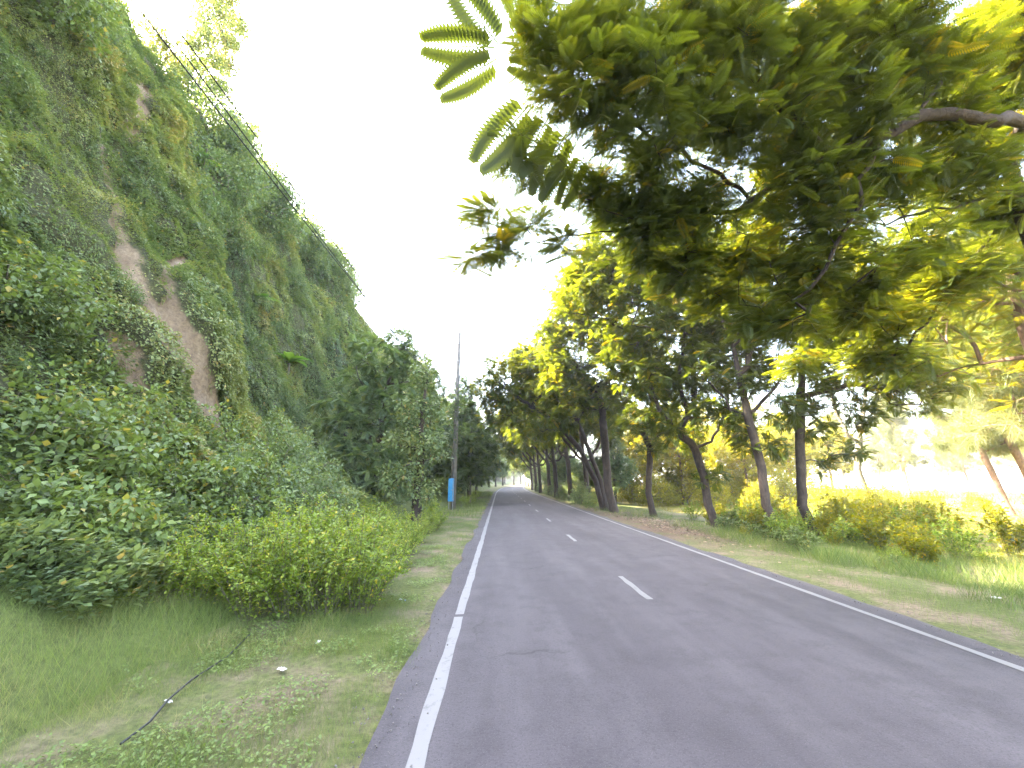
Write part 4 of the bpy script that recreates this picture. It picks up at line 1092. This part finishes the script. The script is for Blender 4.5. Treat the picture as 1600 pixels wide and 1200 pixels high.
# ------------------------------------------------------------------ creeper over the hillside
def hill_scatter(n, ylo, yhi, alo, ahi):
    return ylo + (yhi - ylo) * rng.random(n), alo + (ahi - alo) * rng.random(n)
def creeper(n, ylo, yhi, alo, ahi, size, seed, thick=.35):
    Y, a = hill_scatter(n, ylo, yhi, alo, ahi)
    p, nr, dn = hill_frame(Y, a)
    bare_ = slide(Y, p[:, 2])
    cover = fbm(Y * 1.1, a * .7, 81, 4)
    dense_ = fbm(Y * .33, a * .25, 83, 3)
    keep = (bare_ < .30 + .25 * rng.random(len(Y))) & (rng.random(len(Y)) < np.clip((cover - .34) * 6 + (dense_ - .5) * 2.0 + .55, .18, 1))
    p, nr, dn, Y, a, cover = p[keep], nr[keep], dn[keep], Y[keep], a[keep], cover[keep]
    big = fbm(Y * .55, a * .45, 85, 3)
    lift = np.clip(cover - .42, 0, 1) * 2.6 * thick * rng.random(len(Y)) ** .6 + .04
    p = p + nr * lift[:, None]
    d = -dn * .55 + nr * .55 + rdir(len(Y)) * .55
    n_ = nr + np.array([0, 0, .7]) + rdir(len(Y)) * .45
    # a paler, yellower growth runs down the nose of the near bulge
    nose = np.exp(-((Y - 10.2 + .05 * a) / 1.1) ** 2) * np.clip((a - 8) / 4, 0, 1)
    t = .38 + (big - .5) * 1.5 + .40 * nose + rng.normal(size=len(Y)) * .15 + lift * .25
    t = np.where(rng.random(len(Y)) < .02, 1, t)
    s = size * (.5 + .8 * rng.random(len(Y))) * (.75 + .5 * big) * (1 - .4 * nose)
    return scatter(LEAF2, p, d, n_, s, t)
tag(link('hillside_creeper', raw_mesh('hillside_creeper', *cat([
    creeper(430000, 5.5, 14.5, 4.2, ARC_TOP + 3, .088, 1, .75), creeper(90000, 4.5, 15, 1.5, 6, .10, 2, .7), creeper(230000, 14, 27, 2.5, ARC_TOP + 3,   .11, 3, .8), creeper(130000, 27, 46, 2.5, ARC_TOP + 4, .19, 4, .8), creeper(60000, 46, 110, 4, ARC_TOP + 5, .5, 5, 1.2)])), M['creeper']), kind='stuff')
# hanging grass on the face
def hang(n, ylo, yhi, alo, ahi, L):
    Y, a = hill_scatter(n, ylo, yhi, alo, ahi)
    p, nr, dn = hill_frame(Y, a)
    g = fbm(Y * .8, a * .5, 91, 3)
    nose = np.exp(-((Y - 10.4 + .03 * a) / 1.3) ** 2)
    keep = (slide(Y, p[:, 2]) < .45 + .4 * rng.random(len(Y))) & (rng.random(len(Y)) < np.clip((g - .48) * 6 + nose * .8, .03, 1))
    p, nr, dn, Y = p[keep], nr[keep], dn[keep], Y[keep]
    d = nr * .75 - dn * .25 + rdir(len(Y)) * .3
    s = L * (.5 + .8 * rng.random(len(Y)))
    n_ = nr * .3 + dn + rdir(len(Y)) * .3
    tmpl = (np.array([(0, -.03, 0), (0, .03, 0), (.5, -.026, -.05), (.5, .026, -.05), (.75, 0, -.55)]), BLADE[1])
    return scatter(tmpl, p, d, n_, s, .5 + rng.normal(size=len(Y)) * .2)
tag(link('hanging_grass', raw_mesh('hanging_grass', *cat([hang(60000, 6, 14.5, 5, ARC_TOP, .20), hang(40000, 14, 40, 4, ARC_TOP - 2, .42)])), M['grass']), kind='stuff')

# ------------------------------------------------------------------ grass
def grass(n, xlo, xhi, ylo, yhi, L, tone, dens=None, wid=1.0, mat_t=None, lean=.5):
    X = xlo + (xhi - xlo) * rng.random(n); Y = ylo + (yhi - ylo) * rng.random(n) 
    X = X + bend(Y)
    g = fbm(X * .9, Y * .9, 95, 4)
    keep = rng.random(n) < np.clip((g - .34) * 5, .06, 1)
    if dens is not None: keep &= rng.random(n) < dens(X - bend(Y), Y)
    X, Y, g = X[keep], Y[keep], g[keep]
    p = np.stack([X, Y, ground_h(X, Y) - .005], 1)
    d = np.array([0, 0, 1.]) + rdir(len(X)) * lean; d[:, 2] = np.abs(d[:, 2])
    s = L * (.45 + .8 * rng.random(len(X))) * (.6 + .8 * g)
    return scatter(BLADE, p, d, rdir(len(X)), s, tone + (fbm(X * 1.6, Y * 1.6, 97, 3) - .5) * 1.3 + rng.normal(size=len(X)) * .26, s * wid)
def edgeL(x, y):
    """thin and worn next to the asphalt, full away from it"""
    return np.clip((-x - .86 + (vnoise(x * 0 + 1, y * 1.1, 3) - .5) * .35) * 2.4, 0, 1)
def edgeR(x, y): return np.clip((x - 5.55 - .5 * vnoise(y * .7, x * .7, 5)) * 1.2, 0, 1) * np.clip(1.3 - 1.6 * np.exp(-((x - 6.9) / 1.2) ** 2 - ((y - 17) / 5) ** 2), 0, 1)
def lawn_weeds(n, xlo, xhi, ylo, yhi):
    X = xlo + (xhi - xlo) * rng.random(n); Y = ylo + (yhi - ylo) * rng.random(n)
    g = fbm(X * 2.2, Y * 2.2, 101, 3)
    k = (g > .54) & (rng.random(n) < edgeL(X, Y)); X, Y = X[k], Y[k]
    p = np.stack([X, Y, ground_h(X, Y) + .02 + .05 * rng.random(len(X))], 1)
    d = rdir(len(X)); d[:, 2] = .25
    return scatter(LEAF2, p, d, np.array([0, 0, 1.]) + rdir(len(X)) * .5, .016 + .024 * rng.random(len(X)), .15 + .5 * rng.random(len(X)))
def hill_grass(n, ylo, yhi, alo, ahi, L, wid=1.3):
    Y, a = hill_scatter(n, ylo, yhi, alo, ahi)
    p, nr, dn = hill_frame(Y, a)
    g = fbm(p[:, 0] * .9, Y * .9, 95, 4)
    d = np.array([0, 0, 1.]) + rdir(n) * .6; d[:, 2] = np.abs(d[:, 2])
    s = L * (.4 + .9 * rng.random(n)) * (.6 + .8 * g)
    return scatter(BLADE, p, d, rdir(n), s, .62 + (fbm(p[:, 0] * 1.2, Y * 1.2, 98, 3) - .5) * .9 + rng.normal(size=n) * .16, s * wid)
tag(link('verge_grass', raw_mesh('verge_grass', *cat([
    grass(210000, -4.4, -.82, 1.2, 7, .080, .52, edgeL, 2.1), hill_grass(170000, .2, 7.2, .3, 5.6, .13), hill_grass(9000, .5, 7.2, .2, 5.0, .26, .6), hill_grass(30000, 7, 13, .5, 6, .2), grass(60000, -3.6, -.82, 7, 20, .10, .45, edgeL, 1.8), grass(26000, -4.0, -.82, 20, 70, .22, .45, edgeL, 2.2),
    grass(22000, -7, -2.0, 1.5, 6, .20, .55, None, .9, lean=.7), grass(1500, -1.25, -.86, 4.45, 4.95, .16, .12, None, 1.0), lawn_weeds(60000, -4.6, -.95, 1.2, 12)])), M['grass']), kind='stuff')
tag(link('roadside_grass', raw_mesh('roadside_grass', *cat([
    grass(110000, 5.4, 13, 3, 16, .13, .36, edgeR, 1.3), grass(16000, 7.4, 11, 4, 18, .34, .40, None, .7, lean=.6), grass(30000, 5.4, 10, 16, 70, .22, .35, edgeR, 2.0), grass(26000, 7.5, 15, 6, 17, .26, .38, None, 1.0)])), M['grass']), kind='stuff')
tag(link('meadow_grass', raw_mesh('meadow_grass', *cat([
    grass(60000, 12, 40, 8, 36, .24, .5, None, 2.0), grass(40000, 12, 90, 36, 110, .45, .6, None, 3.0)])), M['meadow']), kind='stuff')
# loose stones and crumbs of tar along both ragged edges of the asphalt
OCT = (np.array([(.5, 0, 0), (-.5, 0, 0), (0, .4, 0), (0, -.4, 0), (0, 0, .3), (0, 0, -.3)]), np.array([(0, 2, 4), (2, 1, 4), (1, 3, 4), (3, 0, 4), (2, 0, 5), (1, 2, 5), (3, 1, 5), (0, 3, 5)]))
n = 9000
Y = 1.2 + 34 * rng.random(n) ** 1.6
lft = rng.random(n) < .5
X = np.where(lft, XL - .36, XR + .40) + rng.normal(size=n) * .13
X = np.where(rng.random(n) < .06, X + np.where(lft, -1, 1) * .3 * rng.random(n), X)
sz = .006 + .020 * rng.random(n) ** 3
p = np.stack([X, Y, np.where((X > XL - .34) & (X < XR + .38), road_z(X), ground_h(X, Y)) + sz * .25 + .004], 1)
tag(link('gravel', raw_mesh('gravel', *scatter(OCT, p, rdir(n) * (1, 1, .2), rdir(n), sz, rng.random(n)), smooth=False), plain('gravel_stone', (.11, .10, .095), .9, .5, 30)), kind='stuff')
# fallen leaves at the foot of the trees
n = 5200
X = 6.0 + rng.random(n) * 4.2; Y = 8 + rng.random(n) * 20
kp = rng.random(n) < np.clip(np.exp(-((X - 7.8) / 1.5) ** 2 - ((Y - 17) / 5) ** 2) + .06, 0, 1)
X, Y = X[kp], Y[kp]
p = np.stack([X, Y, ground_h(X, Y) + .015], 1)
d = rdir(len(X)); d[:, 2] *= .2
tag(link('fallen_leaves', raw_mesh('fallen_leaves', *scatter(LEAF2, p, d, np.array([0, 0, 1.]) + rdir(len(X)) * .35, .05 + .09 * rng.random(len(X)), rng.random(len(X)))), M['dryleaf']), kind='stuff')

# ------------------------------------------------------------------ poles, box, cables
def tube(pts, r, k=8, name='tube'):
    pts = np.asarray(pts, float); rr = np.broadcast_to(np.asarray(r, float), (len(pts),))
    V, F = [], []
    for i, q in enumerate(pts):
        t = pts[min(i + 1, len(pts) - 1)] - pts[max(i - 1, 0)]; t = t / np.linalg.norm(t)
        a = np.cross(t, (.31, .95, .05)); a /= np.linalg.norm(a); b = np.cross(t, a)
        th = np.arange(k) * 2 * math.pi / k
        V.append(q + (np.cos(th)[:, None] * a + np.sin(th)[:, None] * b) * rr[i])
    for i in range(len(pts) - 1):
        for j in range(k): F.append((i * k + j, i * k + (j + 1) % k, (i + 1) * k + (j + 1) % k, (i + 1) * k + j))
    V = np.concatenate(V); n = len(V)
    V = np.concatenate([V, [pts[0], pts[-1]]]); L = (len(pts) - 1) * k
    F += [(n, (j + 1) % k, j, j) for j in range(k)]; F += [(n + 1, L + j, L + (j + 1) % k, L + (j + 1) % k) for j in range(k)]
    me = bpy.data.meshes.new(name); me.from_pydata(V.tolist(), [], [tuple(dict.fromkeys(f)) for f in F]); me.update()
    me.polygons.foreach_set('use_smooth', np.ones(len(me.polygons), bool))
    return me
def box(x0, x1, y0, y1, z0, z1, name, bev=.0):
    import bmesh
    bm = bmesh.new(); bmesh.ops.create_cube(bm, size=1)
    for v in bm.verts: v.co = ((x0 + x1) / 2 + v.co.x * (x1 - x0), (y0 + y1) / 2 + v.co.y * (y1 - y0), (z0 + z1) / 2 + v.co.z * (z1 - z0))
    if bev: bmesh.ops.bevel(bm, geom=bm.edges[:], offset=bev, segments=2, affect='EDGES', profile=.5)
    me = bpy.data.meshes.new(name); bm.to_mesh(me); bm.free(); return me

def pole(X, Y, h, lab, rot=0):
    z0 = float(ground_h(X, Y))
    o = thing('utility_pole', (X, Y, z0), lab, 'utility pole', 'utility poles on the left verge')
    link('shaft', tube([(0, 0, -.3), (.02, 0, h * .5), (.05, 0, h)], [.17, .145, .12], 12, 'shaft'), M['concrete'], o)
    for z in (h - .9, h - 2.2, h * .55, h * .55 - .35):
        link('clamp_band', tube([(.045 * z / h, 0, z), (.045 * z / h, 0, z + .06)], .175 - .045 * z / h, 12, 'clamp_band'), M['steel'], o)
    for z in (h * .55 + .03, h * .55 - .32):
        b = link('insulator', tube([(.10, 0, z), (.17, 0, z), (.19, 0, z), (.25, 0, z)], [.02, .045, .03, .045], 8, 'insulator'), M['white'], o)
    return o
PX_, PY_ = -3.0, 27.0
pole(PX_, PY_, 12.2, 'tall plain concrete pole with vines round its middle and a blue box at its foot')
pole(-2.75, 49.0, 10.6, 'far utility pole half hidden by treetops, beyond the pole with the blue box')
# ivy round the pole
sk = Skel(); b0 = np.array([PX_ - .15, PY_ - .15, .0]); sk.path([b0, b0 + (0, 0, 4), b0 + (.1, 0, 8.6)], step=.4, wob=.05)
A = np.concatenate([np.stack([PX_ + rng.normal(size=70) * .28, PY_ - .1 + rng.normal(size=70) * .25, 6.2 + 2.2 * rng.random(70)], 1), np.stack([PX_ + rng.normal(size=40) * .2, PY_ - .1 + rng.normal(size=40) * .2, 3.2 + 3.2 * rng.random(40)], 1)])
D = sk.attach(A)
tree_thing('ivy_vine', b0, 'dark vine climbing the tall concrete pole and bunched at its middle', 'vine', None, sk, .03, leaves(A, D, 10, .13, .22, .2), M['bluegreen'], M['twig'], .004)
# the blue box
o = thing('meter_box', (PX_ - .09, PY_ - .34, .0), 'tall narrow bright blue box mounted at the foot of the concrete pole', 'meter box')
link('cabinet', box(-.21, .13, -.16, .12, .55, 1.98, 'cabinet', .015), M['blue'], o)
link('door', box(-.19, .07, -.185, -.163, .60, 1.92, 'door', .006), M['blue'], o)
link('hinge_strip', box(.085, .115, -.180, -.162, .62, 1.90, 'hinge_strip'), M['steel'], o)
link('latch', box(.03, .06, -.205, -.187, 1.2, 1.32, 'latch'), M['steel'], o)
for s in (-.17, .07):
    link('leg', box(s, s + .05, -.05, .0, -.1, .55, 'leg'), M['steel'], o)

def cable(p0, p1, sag, r, lab, grp='power cables over the left verge', name='power_cable'):
    p0, p1 = np.array(p0, float), np.array(p1, float)
    t = np.linspace(0, 1, 26)
    P = p0 + (p1 - p0) * t[:, None]; P[:, 2] -= sag * 4 * t * (1 - t)
    tag(link(name, tube(P, r, 5, name), M['black']), lab, 'cable', grp)
cable((-4.35, -9, 7.3), (PX_ + .2, PY_, 6.75), .55, .010, 'lowest dark power cable crossing in front of the hillside')
cable((-4.45, -9, 7.75), (PX_ + .2, PY_, 7.0), .5, .010, 'second lowest power cable, close above the lowest one')
cable((-4.25, -9, 7.6), (PX_ + .2, PY_, 6.4), .55, .009, 'thin power cable just right of the lowest pair')
cable((-4.3, -9, 9.2), (PX_ + .1, PY_, 9.9), .35, .009, 'upper power cable seen against the white sky')
cable((-4.0, -9, 9.4), (PX_ + .1, PY_, 10.3), .35, .009, 'uppermost power cable, right of the other one in the sky')

# ------------------------------------------------------------------ things lying on the verge
hp = [grd(390, 1000), grd(350, 1035), grd(300, 1075), grd(262, 1105), grd(225, 1140), grd(190, 1175)]
hp = [np.array([q[0] + .03 * math.sin(i * 2), q[1], float(ground_h(q[0], q[1])) + .05]) for i, q in enumerate(hp)]
tag(link('hose', tube(hp, .009, 6, 'hose'), M['black']), 'thin black hose lying in the grass of the left verge', 'hose')
def wrapper(px, py, s, mat, lab, cat_='litter', name='litter_wrapper'):
    b = grd(px, py); b[2] = float(ground_h(b[0], b[1])) + .03
    n = 7; u, v = np.meshgrid(np.linspace(-1, 1, n), np.linspace(-1, 1, n), indexing='ij')
    z = (fbm(u * 1.6 + px, v * 1.6 + py, 7, 3) - .35) * 1.2
    rr = 1 - .25 * fbm(u * 2 + 9, v * 2 + px, 8, 2)
    V = np.stack([u * rr * s, v * rr * s * .45, z * s * .5], -1).reshape(-1, 3)
    i = (np.arange(n - 1)[:, None] * n + np.arange(n - 1)[None]).ravel()
    F = np.stack([i, i + n, i + n + 1, i + 1], 1)
    me = raw_mesh(name, V, F, smooth=False)
    o = link(name, me, M[mat], None, tuple(b)); o.rotation_euler = (.1, -.1, px * .37)
    so = o.modifiers.new('thick', 'SOLIDIFY'); so.thickness = .003
    tag(o, lab, cat_, 'litter on the verges')
wrapper(440, 1051, .055, 'white', 'white scrap of litter in the left grass, nearest the weeds')
wrapper(262, 1103, .04, 'white', 'small white scrap lying beside the black hose')
wrapper(626, 940, .045, 'white', 'crumpled white and blue scrap on the grass left of the edge line')
wrapper(633, 941, .025, 'litterblue', 'blue bit of plastic touching the crumpled scrap left of the edge line')
wrapper(622, 876, .12, 'white', 'greyish crumpled bag at the far corner of the weed clump')
wrapper(497, 1006, .04, 'white', 'pale scrap under the front of the weed clump')
wrapper(1555, 930, .11, 'white', 'white scrap of litter on the right verge grass')
wrapper(885, 768, .9, 'white', 'long pale slab lying under the far right trees', 'slab', 'stone_slab')

# ------------------------------------------------------------------ the thin morning haze
hz = link('haze', box(-3300, 8500, -3300, 8500, -13, 62, 'haze'), None)
hm, hnt, hout = mat_new('haze_air')
pv = hnt.nodes.new('ShaderNodeVolumePrincipled')
pv.inputs['Color'].default_value = (.92, .95, 1.0, 1)
pv.inputs['Density'].default_value = 0.0005
hnt.links.new(pv.outputs[0], hout.inputs['Volume'])
hz.data.materials.append(hm)
tag(hz, kind='stuff')
